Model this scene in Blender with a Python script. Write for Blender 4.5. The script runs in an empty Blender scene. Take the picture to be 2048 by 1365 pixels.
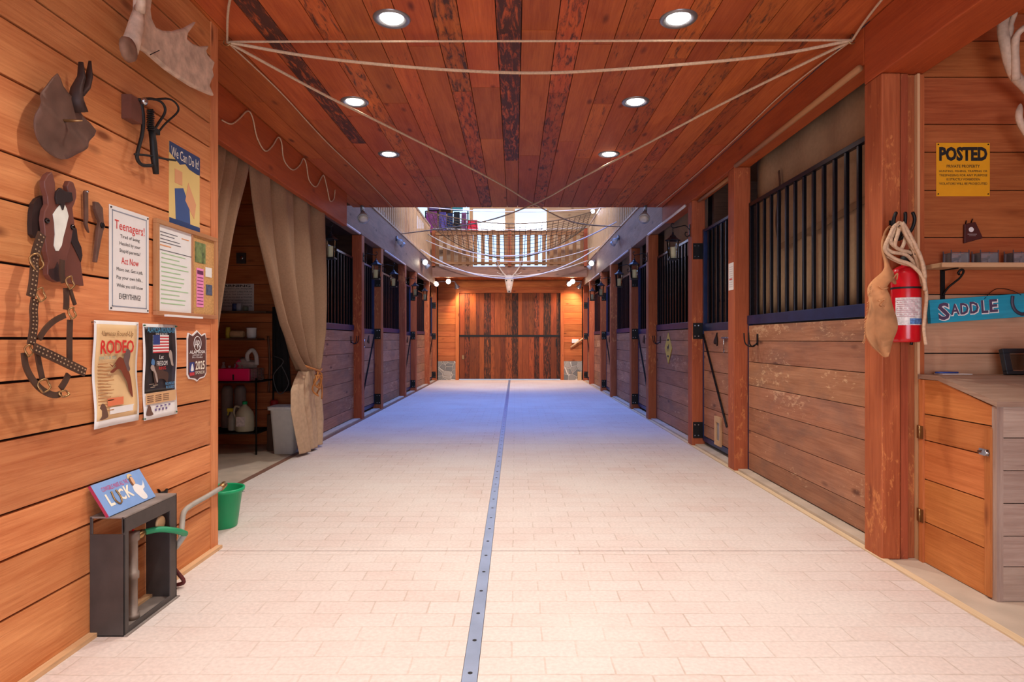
import bpy, bmesh, math, random
from mathutils import Vector, Matrix
random.seed(7)
SC = bpy.context.scene
COL = SC.collection
PI = math.pi

# ------------------------------------------------------------------ camera
F = 1250.0                      # focal length in pixels of a 2048 wide frame
cd = bpy.data.cameras.new('camera'); cam = bpy.data.objects.new('camera', cd); COL.objects.link(cam)
cam.location = (0, 0, 1.2); cam.rotation_euler = (PI/2, 0, 0)
cd.sensor_width = 36; cd.lens = F/2048*36
cd.shift_x = -6/2048; cd.shift_y = -2.5/2048
cd.clip_start = 0.05; cd.clip_end = 200
SC.camera = cam
SC.view_settings.view_transform = 'Standard'; SC.view_settings.look = 'None'
SC.view_settings.gamma = 1; SC.view_settings.use_curve_mapping = False
SC.view_settings.exposure = 0.0

# ------------------------------------------------------------------ world + large lights
W = bpy.data.worlds.new('world'); SC.world = W; W.use_nodes = True
bg = W.node_tree.nodes['Background']; bg.inputs[0].default_value = (0.48, 0.66, 1.0, 1); bg.inputs[1].default_value = 2.2

def area(name, loc, rot, sx, sy, power, color):
    l = bpy.data.lights.new(name, 'AREA'); l.shape = 'RECTANGLE'; l.size = sx; l.size_y = sy
    l.energy = power; l.color = color
    o = bpy.data.objects.new(name, l); o.location = loc; o.rotation_euler = rot; COL.objects.link(o)
    return o
def spot(name, loc, aim, power, color, angle=120, blend=0.8, radius=0.05):
    l = bpy.data.lights.new(name, 'SPOT'); l.energy = power; l.color = color
    l.spot_size = math.radians(angle); l.spot_blend = blend; l.shadow_soft_size = radius
    o = bpy.data.objects.new(name, l); o.location = loc
    o.rotation_euler = Vector(aim).to_track_quat('-Z', 'Y').to_euler(); COL.objects.link(o)
    return o
# daylight coming in by the barn's open entrance behind the camera
area('entrance_daylight', (0.15, -3.6, 1.15), (PI/2, 0, 0), 3.5, 2.0, 150, (0.86, 0.90, 1.0))
# roof light above the open middle of the aisle
area('roof_light', (-0.15, 11.6, 6.25), (0, 0, 0), 2.2, 5.6, 190, (0.08, 0.24, 1.0)).data.spread = math.radians(105)
area('loft_wall_fill', (-0.15, 10.5, 6.1), Vector((0, 1, -.28)).to_track_quat('-Z', 'Y').to_euler(), 3.5, 0.5, 135, (1.0, 0.92, 0.94)).data.spread = math.radians(95)  # added fill lamp under the roof, aimed to brighten the far loft wall
# daylight through the two loft windows
area('loft_window_light', (-0.15, 18.55, 4.4), (-PI/2, 0, 0), 2.2, 1.6, 80, (0.5, 0.62, 1.0))

# ------------------------------------------------------------------ materials
def C(h, a=1):
    h = h.lstrip('#'); v = [int(h[i:i+2], 16)/255 for i in (0, 2, 4)]
    return tuple([(c/12.92 if c <= 0.04045 else ((c+0.055)/1.055)**2.4) for c in v] + [a])
MATS = {}
def newmat(name):
    m = bpy.data.materials.new(name); m.use_nodes = True
    nt = m.node_tree; b = nt.nodes['Principled BSDF']
    return m, nt, b
def link(nt, a, b): nt.links.new(a, b)
def plain(name, col, rough=0.6, metal=0.0, noise=0.12, scale=18, bump=0.0, spec=0.5, trans=0.0, emit=None, estr=0):
    if name in MATS: return MATS[name]
    m, nt, b = newmat(name)
    c = C(col) if isinstance(col, str) else col
    N = nt.nodes
    tc = N.new('ShaderNodeTexCoord'); no = N.new('ShaderNodeTexNoise'); no.inputs['Scale'].default_value = scale
    no.inputs['Detail'].default_value = 5
    link(nt, tc.outputs['Object'], no.inputs['Vector'])
    mr = N.new('ShaderNodeMapRange'); mr.inputs['From Min'].default_value = 0.3; mr.inputs['From Max'].default_value = 0.7
    mr.inputs['To Min'].default_value = 1-noise; mr.inputs['To Max'].default_value = 1+noise*0.6
    link(nt, no.outputs['Fac'], mr.inputs['Value'])
    mx = N.new('ShaderNodeVectorMath'); mx.operation = 'SCALE'; mx.inputs[0].default_value = c[:3]
    link(nt, mr.outputs[0], mx.inputs['Scale']); link(nt, mx.outputs[0], b.inputs['Base Color'])
    b.inputs['Roughness'].default_value = rough; b.inputs['Metallic'].default_value = metal
    b.inputs['Specular IOR Level'].default_value = spec
    if trans: b.inputs['Transmission Weight'].default_value = trans
    if bump:
        bp = N.new('ShaderNodeBump'); bp.inputs['Strength'].default_value = bump; bp.inputs['Distance'].default_value = 0.01
        link(nt, no.outputs['Fac'], bp.inputs['Height']); link(nt, bp.outputs[0], b.inputs['Normal'])
    if emit:
        b.inputs['Emission Color'].default_value = emit; b.inputs['Emission Strength'].default_value = estr
    MATS[name] = m
    return m

def wood(name, light, dark, weather='#3b2a22', rough=0.62, grain=1.0, var=0.22, knots=1.0, blotch=None, blotch_amt=0.0, bump=0.35, worn=None, worn_th=0.62):
    """board wood: UV in metres along/across each board; face attributes rnd (board number) and wth (weathering)"""
    if name in MATS: return MATS[name]
    m, nt, b = newmat(name); N = nt.nodes
    uv = N.new('ShaderNodeUVMap'); uv.uv_map = 'UVMap'
    at = N.new('ShaderNodeAttribute'); at.attribute_name = 'rnd'
    aw = N.new('ShaderNodeAttribute'); aw.attribute_name = 'wth'
    def mapping(sx, sy):
        mp = N.new('ShaderNodeMapping'); mp.inputs['Scale'].default_value = (sx, sy, 1)
        link(nt, uv.outputs[0], mp.inputs['Vector']); return mp
    def noise(mp, scale, detail=4, rough_=0.6, dist=0.0):
        n = N.new('ShaderNodeTexNoise'); n.inputs['Scale'].default_value = scale; n.inputs['Detail'].default_value = detail
        n.inputs['Roughness'].default_value = rough_; n.inputs['Distortion'].default_value = dist
        link(nt, mp.outputs[0], n.inputs['Vector']); return n
    def rng(src, a, b_, c, d):
        r = N.new('ShaderNodeMapRange'); r.inputs['From Min'].default_value = a; r.inputs['From Max'].default_value = b_
        r.inputs['To Min'].default_value = c; r.inputs['To Max'].default_value = d; link(nt, src, r.inputs['Value']); return r
    def mathn(op, a, b_):
        x = N.new('ShaderNodeMath'); x.operation = op
        for i, s in enumerate((a, b_)):
            if isinstance(s, (int, float)): x.inputs[i].default_value = s
            else: link(nt, s, x.inputs[i])
        return x
    def mix(fac, a, b_, mode='MIX'):
        x = N.new('ShaderNodeMix'); x.data_type = 'RGBA'; x.blend_type = mode
        if isinstance(fac, (int, float)): x.inputs[0].default_value = fac
        else: link(nt, fac, x.inputs[0])
        for i, s in ((6, a), (7, b_)):
            if isinstance(s, tuple): x.inputs[i].default_value = s
            else: link(nt, s, x.inputs[i])
        return x
    g1 = noise(mapping(1.6, 42), 1.7, 7, 0.72, 0.5)          # fine grain
    g2 = noise(mapping(0.9, 5), 1.3, 3, 0.5, 1.2)           # broad figure
    gr = rng(g1.outputs['Fac'], 0.36, 0.64, 0, 1)
    g2r = rng(g2.outputs['Fac'], 0.32, 0.68, 0, 1)
    f = mathn('ADD', mathn('MULTIPLY', gr.outputs[0], 0.5*grain).outputs[0], mathn('MULTIPLY', g2r.outputs[0], 0.5).outputs[0])
    base = mix(f.outputs[0], C(light), C(dark))
    # knots
    vo = N.new('ShaderNodeTexVoronoi'); vo.inputs['Scale'].default_value = 1.0
    mk = mapping(2.4, 6.5); link(nt, mk.outputs[0], vo.inputs['Vector'])
    kn = rng(vo.outputs['Distance'], 0.06, 0.17, 0.8*knots, 0)
    sel = rng(vo.outputs['Color'], 0.40, 0.46, 0, 1)
    km = mathn('MULTIPLY', kn.outputs[0], sel.outputs[0])
    dk = C(dark); kc = (dk[0]*0.28, dk[1]*0.2, dk[2]*0.18, 1)
    base = mix(km.outputs[0], base.outputs[2], kc)
    # fine dark checks along the grain
    ck = noise(mapping(2.2, 60), 1.3, 4, 0.8, 0.2)
    base = mix(rng(ck.outputs['Fac'], 0.60, 0.72, 0, 0.40*grain).outputs[0], base.outputs[2], kc)
    # weathering blotches, more on boards with a high wth value
    bl = noise(mapping(3.0, 16), 2.0, 6, 0.72, 0.6)
    th = rng(aw.outputs['Fac'], 0, 1, 0.78, 0.40)
    d = mathn('SUBTRACT', bl.outputs['Fac'], th.outputs[0])
    wf = rng(d.outputs[0], -0.04, 0.10, 0, 0.92)
    wm = mathn('MULTIPLY', wf.outputs[0], rng(aw.outputs['Fac'], 0, 0.25, 0, 1).outputs[0])
    base = mix(wm.outputs[0], base.outputs[2], C(weather))
    if blotch:
        b3 = noise(mapping(1.1, 2.2), 1.4, 5, 0.6, 0.5)
        br = rng(b3.outputs['Fac'], 0.48, 0.68, 0, blotch_amt)
        base = mix(br.outputs[0], base.outputs[2], C(blotch))
    if worn:
        w1 = noise(mapping(7, 16), 1.5, 6, 0.75, 0.3); w2 = noise(mapping(.8, 1.6), 1.3, 2, 0.5)
        wv_ = mathn('ADD', mathn('MULTIPLY', w1.outputs['Fac'], .6).outputs[0], mathn('MULTIPLY', w2.outputs['Fac'], .45).outputs[0])
        base = mix(rng(wv_.outputs[0], worn_th, worn_th+.04, 0, .55).outputs[0], base.outputs[2], C(worn))
    hs = N.new('ShaderNodeHueSaturation')
    link(nt, rng(at.outputs['Fac'], 0, 1, 1-var, 1+var*0.7).outputs[0], hs.inputs['Value'])
    h2 = mathn('FRACT', mathn('MULTIPLY', at.outputs['Fac'], 7.31).outputs[0], 0)
    link(nt, rng(h2.outputs[0], 0, 1, 0.495, 0.505).outputs[0], hs.inputs['Hue'])
    link(nt, base.outputs[2], hs.inputs['Color'])
    link(nt, hs.outputs[0], b.inputs['Base Color'])
    b.inputs['Roughness'].default_value = rough; b.inputs['Specular IOR Level'].default_value = 0.3
    bp = N.new('ShaderNodeBump'); bp.inputs['Strength'].default_value = bump; bp.inputs['Distance'].default_value = 0.004
    link(nt, g1.outputs['Fac'], bp.inputs['Height']); link(nt, bp.outputs[0], b.inputs['Normal'])
    MATS[name] = m
    return m

M = {}
M['wall'] = wood('cedar_wall', '#e19a62', '#b86a3a', var=0.15)
M['wallr'] = wood('cedar_wall_red', '#c06f3e', '#93471f', var=0.16)
M['ceil'] = wood('ceiling_boards', '#c4662f', '#9a4318', weather='#38221a', var=0.20, knots=1.0)
M['beam'] = wood('beam_wood', '#ba5c2a', '#96421a', var=0.10, knots=0.6, grain=0.8)
M['post'] = wood('post_wood', '#b4613a', '#8a3f20', var=0.12, knots=0.6, worn='#d98a50', worn_th=.60)
M['stall'] = wood('stall_boards', '#b98463', '#905c40', var=0.18, blotch='#6a564e', blotch_amt=0.45, knots=1.0, worn='#dcb68e', worn_th=.60)
M['band'] = wood('loft_band_wood', '#98705c', '#74503f', var=0.12, blotch='#5a4640', blotch_amt=.4)
M['balc'] = wood('balcony_wood', '#b07a50', '#8c5a36', var=.12, knots=.3)
M['pale'] = wood('pale_wood', '#dcb58a', '#c39a6c', var=0.12, knots=0.4)
M['balus'] = wood('baluster_wood', '#d9b48c', '#bd936a', var=0.16, knots=0.2)
M['far'] = wood('far_wall_wood', '#c8733c', '#9c4c22', var=0.2)
M['bdoor'] = wood('barn_door_wood', '#95481f', '#5e2a12', weather='#1f110c', var=0.45, knots=0.5)
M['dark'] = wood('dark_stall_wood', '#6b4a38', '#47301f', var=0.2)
M['cab'] = wood('cabinet_wood', '#d0834a', '#a65c2a', var=0.14, blotch='#a0522a', blotch_amt=.4)
M['cabdaylit'] = wood('cabinet_daylit_wood', '#b9a392', '#93796a', var=0.1)  # greyed cabinet wood for the front, cool daylight put into its colour
M['gap'] = plain('board_gap', '#1a0e08', 0.9)
M['loftwall'] = wood('loft_wall_wood', '#cfae8c', '#b38f6c', var=0.14)
M['steel'] = plain('painted_steel', '#0c111d', 0.28, 0.3, noise=0.3)
M['rail'] = plain('blue_black_rail', '#202d55', 0.38, 0.2, noise=0.3, scale=9)
M['iron'] = plain('black_iron', '#0f0d0c', 0.5, 0.4, noise=0.2)
M['chrome'] = plain('bright_steel', '#b9bcc0', 0.25, 1.0)
M['brass'] = plain('aged_brass', '#a8865a', 0.35, 0.9)
M['white'] = plain('white_paint', '#e8e6e2', 0.5, noise=0.03)
M['burlap'] = plain('burlap_cloth', '#92745c', 0.95, noise=0.10, scale=60, spec=0.1)
M['canvas'] = plain('tan_canvas', '#9d8468', 0.95, noise=0.10, scale=30, spec=0.1)
M['lightburlap'] = plain('pale_burlap', '#c9ab8c', 0.95, noise=0.12, scale=25, spec=0.1)
M['rope'] = plain('pale_rope', '#c9ab8c', 0.9, noise=0.2, scale=80)
M['cord'] = plain('white_cord', '#d8cfd0', 0.5, noise=0.05)
M['leather'] = plain('dark_leather', '#4a3426', 0.5, noise=0.3, scale=20)
M['suede'] = plain('tan_suede', '#c28a5a', 0.85, noise=0.4, scale=9, bump=0.4)
M['bone'] = plain('antler_bone', '#cdb29a', 0.7, noise=0.3, scale=22, bump=0.3)
M['bonedark'] = plain('antler_burr', '#8a6650', 0.8, noise=0.3)
M['rust'] = plain('rusty_steel', '#6f5245', 0.6, 0.35, noise=0.35, scale=12, bump=0.2)
M['frame'] = plain('dark_frame_steel', '#4a4340', 0.5, 0.3, noise=0.25, scale=10)
def pane_mat(nm='clear_glass', sheen=0):
    m, nt, b = newmat(nm); N = nt.nodes; nt.nodes.remove(b)
    tr = N.new('ShaderNodeBsdfTransparent'); tr.inputs[0].default_value = (.96, .98, .98, 1)
    gl = N.new('ShaderNodeBsdfGlossy'); gl.inputs['Roughness'].default_value = .03
    fr = N.new('ShaderNodeFresnel'); fr.inputs[0].default_value = 1.5
    mx = N.new('ShaderNodeMixShader'); link(nt, fr.outputs[0], mx.inputs[0]); link(nt, tr.outputs[0], mx.inputs[1]); link(nt, gl.outputs[0], mx.inputs[2])
    out = mx
    if sheen:  # diffuse share standing in for reflected light
        df = N.new('ShaderNodeBsdfDiffuse'); df.inputs[0].default_value = (.75, .8, .85, 1); out = N.new('ShaderNodeMixShader'); out.inputs[0].default_value = sheen
        link(nt, mx.outputs[0], out.inputs[1]); link(nt, df.outputs[0], out.inputs[2])
    link(nt, out.outputs[0], N['Material Output'].inputs[0]); return m
M['glass'] = pane_mat()
M['candle'] = plain('cream_candle', '#f3e8c0', 0.5, noise=0.03)
M['red'] = plain('extinguisher_red', '#c0121f', 0.22, noise=0.04)
M['black'] = plain('matt_black', '#0b0b0b', 0.6)
M['ink'] = plain('black_ink', '#1c1a1a', 0.7, noise=0)
M['redink'] = plain('red_ink', '#d1281f', 0.7, noise=0)
M['lamp'] = plain('lamp_glow', '#ffffff', 0.4, emit=(1, 0.97, 0.92, 1), estr=28)
M['warmlamp'] = plain('warm_lamp_glow', '#ffffff', 0.4, emit=(1, 0.86, 0.66, 1), estr=40)
M['coollamp'] = plain('cool_lamp_glow', '#ffffff', 0.4, emit=(0.75, 0.82, 1, 1), estr=30)
M['lampoff'] = plain('lamp_lens_off', '#cfc9c0', 0.3)

# floor: stamped brick pattern slabs
def floor_mat(name, brick, mortar, sx=0.25, sy=0.125, amt=1.0):
    m, nt, b = newmat(name); N = nt.nodes
    tc = N.new('ShaderNodeTexCoord')
    ns = N.new('ShaderNodeTexNoise'); ns.inputs['Scale'].default_value = 3.0; ns.inputs['Detail'].default_value = 3
    link(nt, tc.outputs['Object'], ns.inputs['Vector'])
    ad = N.new('ShaderNodeVectorMath'); ad.operation = 'MULTIPLY_ADD'; ad.inputs[1].default_value = (0.025, 0.025, 0)
    link(nt, ns.outputs['Color'], ad.inputs[0]); link(nt, tc.outputs['Object'], ad.inputs[2])
    br = N.new('ShaderNodeTexBrick'); br.inputs['Scale'].default_value = 1.0
    br.inputs['Brick Width'].default_value = sx; br.inputs['Row Height'].default_value = sy
    br.inputs['Mortar Size'].default_value = 0.0045; br.inputs['Mortar Smooth'].default_value = 0.6
    br.inputs['Color1'].default_value = C(brick[0]); br.inputs['Color2'].default_value = C(brick[1]); br.inputs['Mortar'].default_value = C(mortar)
    link(nt, ad.outputs[0], br.inputs['Vector'])
    n2 = N.new('ShaderNodeTexNoise'); n2.inputs['Scale'].default_value = 1.1; n2.inputs['Detail'].default_value = 6; n2.inputs['Roughness'].default_value = 0.65
    link(nt, tc.outputs['Object'], n2.inputs['Vector'])
    r2 = N.new('ShaderNodeMapRange'); r2.inputs['From Min'].default_value = 0.35; r2.inputs['From Max'].default_value = 0.62
    r2.inputs['To Min'].default_value = 0.0; r2.inputs['To Max'].default_value = 0.85; link(nt, n2.outputs['Fac'], r2.inputs['Value'])
    mx = N.new('ShaderNodeMix'); mx.data_type = 'RGBA'; link(nt, r2.outputs[0], mx.inputs[0])
    link(nt, br.outputs['Color'], mx.inputs[6]); mx.inputs[7].default_value = C(brick[2])
    n3 = N.new('ShaderNodeTexNoise'); n3.inputs['Scale'].default_value = 60; n3.inputs['Detail'].default_value = 3
    link(nt, tc.outputs['Object'], n3.inputs['Vector'])
    r3 = N.new('ShaderNodeMapRange'); r3.inputs['From Min'].default_value = 0.3; r3.inputs['From Max'].default_value = 0.7
    r3.inputs['To Min'].default_value = 0.9; r3.inputs['To Max'].default_value = 1.06; link(nt, n3.outputs['Fac'], r3.inputs['Value'])
    sc = N.new('ShaderNodeVectorMath'); sc.operation = 'SCALE'; link(nt, mx.outputs[2], sc.inputs[0]); link(nt, r3.outputs[0], sc.inputs['Scale'])
    link(nt, sc.outputs[0], b.inputs['Base Color']); b.inputs['Roughness'].default_value = 0.72; b.inputs['Specular IOR Level'].default_value = 0.3
    bp = N.new('ShaderNodeBump'); bp.inputs['Strength'].default_value = 0.3*amt; bp.inputs['Distance'].default_value = 0.004; bp.invert = True
    link(nt, br.outputs['Fac'], bp.inputs['Height']); link(nt, bp.outputs[0], b.inputs['Normal'])
    return m
M['floor'] = floor_mat('stamped_brick_floor', ('#d6c7bf', '#d2beb4', '#d9cec5'), '#bba798')
M['concrete'] = plain('pale_concrete', '#c2b09c', 0.8, noise=0.2, scale=4)
def stone_mat():
    m, nt, b = newmat('fieldstone'); N = nt.nodes
    tc = N.new('ShaderNodeTexCoord')
    v = N.new('ShaderNodeTexVoronoi'); v.inputs['Scale'].default_value = 5.5; link(nt, tc.outputs['Object'], v.inputs['Vector'])
    e = N.new('ShaderNodeTexVoronoi'); e.feature = 'DISTANCE_TO_EDGE'; e.inputs['Scale'].default_value = 5.5; link(nt, tc.outputs['Object'], e.inputs['Vector'])
    cr = N.new('ShaderNodeMix'); cr.data_type = 'RGBA'; cr.inputs[6].default_value = C('#6a6a68'); cr.inputs[7].default_value = C('#a39b90')
    sp = N.new('ShaderNodeSeparateColor'); link(nt, v.outputs['Color'], sp.inputs[0]); link(nt, sp.outputs[0], cr.inputs[0])
    r = N.new('ShaderNodeMapRange'); r.inputs['From Min'].default_value = 0.02; r.inputs['From Max'].default_value = 0.06; link(nt, e.outputs['Distance'], r.inputs['Value'])
    mx = N.new('ShaderNodeMix'); mx.data_type = 'RGBA'; link(nt, r.outputs[0], mx.inputs[0]); mx.inputs[6].default_value = C('#cfc6b8'); link(nt, cr.outputs[2], mx.inputs[7])
    link(nt, mx.outputs[2], b.inputs['Base Color']); b.inputs['Roughness'].default_value = 0.85
    bp = N.new('ShaderNodeBump'); bp.inputs['Strength'].default_value = 1; bp.inputs['Distance'].default_value = 0.03
    link(nt, r.outputs[0], bp.inputs['Height']); link(nt, bp.outputs[0], b.inputs['Normal'])
    return m
M['stone'] = stone_mat()

# ------------------------------------------------------------------ mesh helpers
class MB:
    def __init__(s):
        s.bm = bmesh.new(); s.uv = s.bm.loops.layers.uv.new('UVMap')
        s.rnd = s.bm.faces.layers.float.new('rnd'); s.wth = s.bm.faces.layers.float.new('wth')
    def _tag(s, faces, axis, r, w, off=None, mi=0):
        if off is None: off = (random.uniform(0, 50), random.uniform(0, 50))
        for f in faces:
            f[s.rnd] = r; f[s.wth] = w; f.material_index = mi
            n = f.normal if f.normal.length > 0 else Vector((0, 0, 1))
            f.normal_update(); n = f.normal
            k = max(range(3), key=lambda i: abs(n[i]))
            rest = [i for i in range(3) if i != k]
            if axis in rest: u = axis; v = [i for i in rest if i != axis][0]
            else: u, v = rest
            for l in f.loops:
                c = l.vert.co
                if k == axis: l[s.uv].uv = (c[u]*0.3+off[0], c[v]+off[1])
                else: l[s.uv].uv = (c[u]+off[0], c[v]+off[1])
    def box(s, lo, hi, axis=None, r=None, w=0.0, mi=0):
        lo = Vector(lo); hi = Vector(hi)
        if axis is None: axis = max(range(3), key=lambda i: hi[i]-lo[i])
        vs = [s.bm.verts.new((x, y, z)) for x in (lo.x, hi.x) for y in (lo.y, hi.y) for z in (lo.z, hi.z)]
        q = [(0,1,3,2), (4,6,7,5), (0,4,5,1), (2,3,7,6), (0,2,6,4), (1,5,7,3)]
        fs = [s.bm.faces.new([vs[i] for i in t]) for t in q]
        s._tag(fs, axis, random.random() if r is None else r, w, None, mi)
        return vs
    def poly(s, pts, y0, y1, mi=0, w=0.0, bevel=0):
        """outline pts (x,z) extruded from y0 (front, nearer -y) to y1"""
        a = sum(pts[i][0]*pts[(i+1) % len(pts)][1]-pts[(i+1) % len(pts)][0]*pts[i][1] for i in range(len(pts)))
        if a < 0: pts = pts[::-1]
        f = [s.bm.verts.new((x, y0, z)) for x, z in pts]; b = [s.bm.verts.new((x, y1, z)) for x, z in pts]
        fs = [s.bm.faces.new(f), s.bm.faces.new(b[::-1])]
        n = len(pts)
        for i in range(n): fs.append(s.bm.faces.new((f[(i+1) % n], f[i], b[i], b[(i+1) % n])))
        s._tag(fs, 0, random.random(), w, None, mi)
        return f, b
    def prism(s, pts3, vec, axis=0, mi=0, w=0.0):
        """planar loop of 3D points extruded by vec"""
        vec = Vector(vec); f = [s.bm.verts.new(p) for p in pts3]; b = [s.bm.verts.new(Vector(p)+vec) for p in pts3]
        fs = [s.bm.faces.new(f[::-1]), s.bm.faces.new(b)]; n = len(f)
        for i in range(n): fs.append(s.bm.faces.new((f[i], f[(i+1) % n], b[(i+1) % n], b[i])))
        s._tag(fs, axis, random.random(), w, None, mi)
    def tube(s, path, r, seg=8, closed=False, flat=1.0, mi=0, up=None, caps=True):
        path = [Vector(p) for p in path]; n = len(path)
        rr = r if isinstance(r, (list, tuple)) else [r]*n
        rings = []
        prev = None
        for i, p in enumerate(path):
            if closed: t = path[(i+1) % n]-path[i-1]
            else: t = path[min(i+1, n-1)]-path[max(i-1, 0)]
            t.normalize()
            if prev is None:
                a = Vector(up) if up else (Vector((0, 0, 1)) if abs(t.z) < 0.9 else Vector((1, 0, 0)))
            else: a = prev
            a = (a-t*a.dot(t)); 
            if a.length < 1e-5: a = t.orthogonal()
            a.normalize(); b = t.cross(a); prev = a
            rings.append([s.bm.verts.new(p+(a*math.cos(2*PI*k/seg)*flat+b*math.sin(2*PI*k/seg))*rr[i]) for k in range(seg)])
        fs = []
        m_ = n if closed else n-1
        for i in range(m_):
            A = rings[i]; B = rings[(i+1) % n]
            for k in range(seg): fs.append(s.bm.faces.new((A[k], A[(k+1) % seg], B[(k+1) % seg], B[k])))
        if not closed and caps: fs.append(s.bm.faces.new(rings[0][::-1])); fs.append(s.bm.faces.new(rings[-1]))
        for f in fs: f.smooth = seg > 4; f.material_index = mi
        for f in fs: f[s.rnd] = 0.5
    def strap(s, path, width, thick, side, mi=0):
        """flat band along path; side = direction of its width"""
        path = [Vector(p) for p in path]; n = len(path); rings = []
        sd = Vector(side)
        for i, p in enumerate(path):
            t = (path[min(i+1, n-1)]-path[max(i-1, 0)]).normalized()
            a = sd-t*sd.dot(t); a.normalize(); b = t.cross(a)
            rings.append([s.bm.verts.new(p+a*(width/2)*x+b*(thick/2)*y) for x, y in ((-1,-1), (1,-1), (1,1), (-1,1))])
        fs = []
        for A, B in zip(rings, rings[1:]):
            for k in range(4): fs.append(s.bm.faces.new((A[k], A[(k+1) % 4], B[(k+1) % 4], B[k])))
        fs += [s.bm.faces.new(rings[0][::-1]), s.bm.faces.new(rings[-1])]
        for f in fs: f.material_index = mi
    def lathe(s, prof, c=(0, 0, 0), seg=20, mi=0, axis='z', rot=None, cap=True, smooth=True):
        """prof: (r, h) list"""
        c = Vector(c); rings = []
        R = rot or Matrix.Identity(3)
        for r, h in prof:
            ring = []
            for k in range(seg):
                a = 2*PI*k/seg
                v = Vector((r*math.cos(a), r*math.sin(a), h))
                if axis == 'y': v = Vector((v.x, h, v.y))
                if axis == 'x': v = Vector((h, v.x, v.y))
                ring.append(s.bm.verts.new(c+R@v))
            rings.append(ring)
        fs = []
        for A, B in zip(rings, rings[1:]):
            for k in range(seg): fs.append(s.bm.faces.new((A[k], A[(k+1) % seg], B[(k+1) % seg], B[k])))
        if cap:
            fs.append(s.bm.faces.new(rings[0][::-1])); fs.append(s.bm.faces.new(rings[-1]))
        for f in fs: f.material_index = mi; f.smooth = smooth and len(f.verts) == 4; f[s.rnd] = 0.5
    def sheet(s, fn, nu, nv, thick=0.0, mi=0, smooth=True):
        """fn(u,v)->point; a closed thin slab if thick"""
        G = [[s.bm.verts.new(fn(i/nu, j/nv)) for j in range(nv+1)] for i in range(nu+1)]
        fs = []
        for i in range(nu):
            for j in range(nv): fs.append(s.bm.faces.new((G[i][j], G[i+1][j], G[i+1][j+1], G[i][j+1])))
        for i in range(nu+1):
            pass
        for f in fs:
            f.smooth = smooth; f.material_index = mi
        return G, fs
    def build(s, name, mat, parent=None, recalc=True, bev=0.0):
        if recalc: bmesh.ops.recalc_face_normals(s.bm, faces=s.bm.faces)
        me = bpy.data.meshes.new(name); s.bm.to_mesh(me); s.bm.free()
        for m in (mat if isinstance(mat, (list, tuple)) else [mat]): me.materials.append(m)
        o = bpy.data.objects.new(name, me); COL.objects.link(o)
        if parent: o.parent = parent
        if bev:
            b = o.modifiers.new('bevel', 'BEVEL'); b.width = bev; b.segments = 2; b.limit_method = 'ANGLE'
        return o

def solid(o, t):
    m = o.modifiers.new('thickness', 'SOLIDIFY'); m.thickness = t; m.offset = 0; return o
def tag(o, label=None, cat=None, group=None, kind=None):
    if label: o['label'] = label
    if cat: o['category'] = cat
    if group: o['group'] = group
    if kind: o['kind'] = kind
    return o
def thing(name, loc, label, cat, rz=0, group=None):
    o = bpy.data.objects.new(name, None); o.empty_display_size = 0.1; COL.objects.link(o)
    o.location = loc; o.rotation_euler = (0, 0, rz)
    return tag(o, label, cat, group)
def struct(name, mb, mat, parent=None):
    o = mb.build(name, mat, parent)
    if not parent: o['kind'] = 'structure'
    return o
def copy_tree(o, parent=None):
    c = o.copy(); COL.objects.link(c)
    if parent: c.parent = parent
    for ch in list(o.children): copy_tree(ch, c)
    return c
def catmull(P, n=8):
    P = [Vector(p) for p in P]; out = []
    for i in range(len(P)-1):
        p0 = P[max(i-1, 0)]; p1 = P[i]; p2 = P[i+1]; p3 = P[min(i+2, len(P)-1)]
        for k in range(n):
            t = k/n
            out.append(0.5*((2*p1)+(-p0+p2)*t+(2*p0-5*p1+4*p2-p3)*t*t+(-p0+3*p1-3*p2+p3)*t**3))
    out.append(P[-1]); return out
def smooth2(P, n=5, closed=True):
    """smoothed closed outline of 2D points"""
    m = len(P); out = []
    for i in range(m):
        p0, p1, p2, p3 = [Vector(P[(i+k-1) % m]) for k in range(4)]
        for k in range(n):
            t = k/n
            q = 0.5*((2*p1)+(-p0+p2)*t+(2*p0-5*p1+4*p2-p3)*t*t+(-p0+3*p1-3*p2+p3)*t**3)
            out.append((q.x, q.y))
    return out
XL = -1.72      # face of the near left wall
def LW(px, py, X=XL):
    """point on a vertical plane x=X that was measured at this place of the photograph -> (along, up)"""
    Y = X*F/(px-1030.0); return Y, 1.2+(680-py)*Y/F
def FW(px, py, Y):
    return (px-1030)*Y/F, 1.2+(680-py)*Y/F

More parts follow.
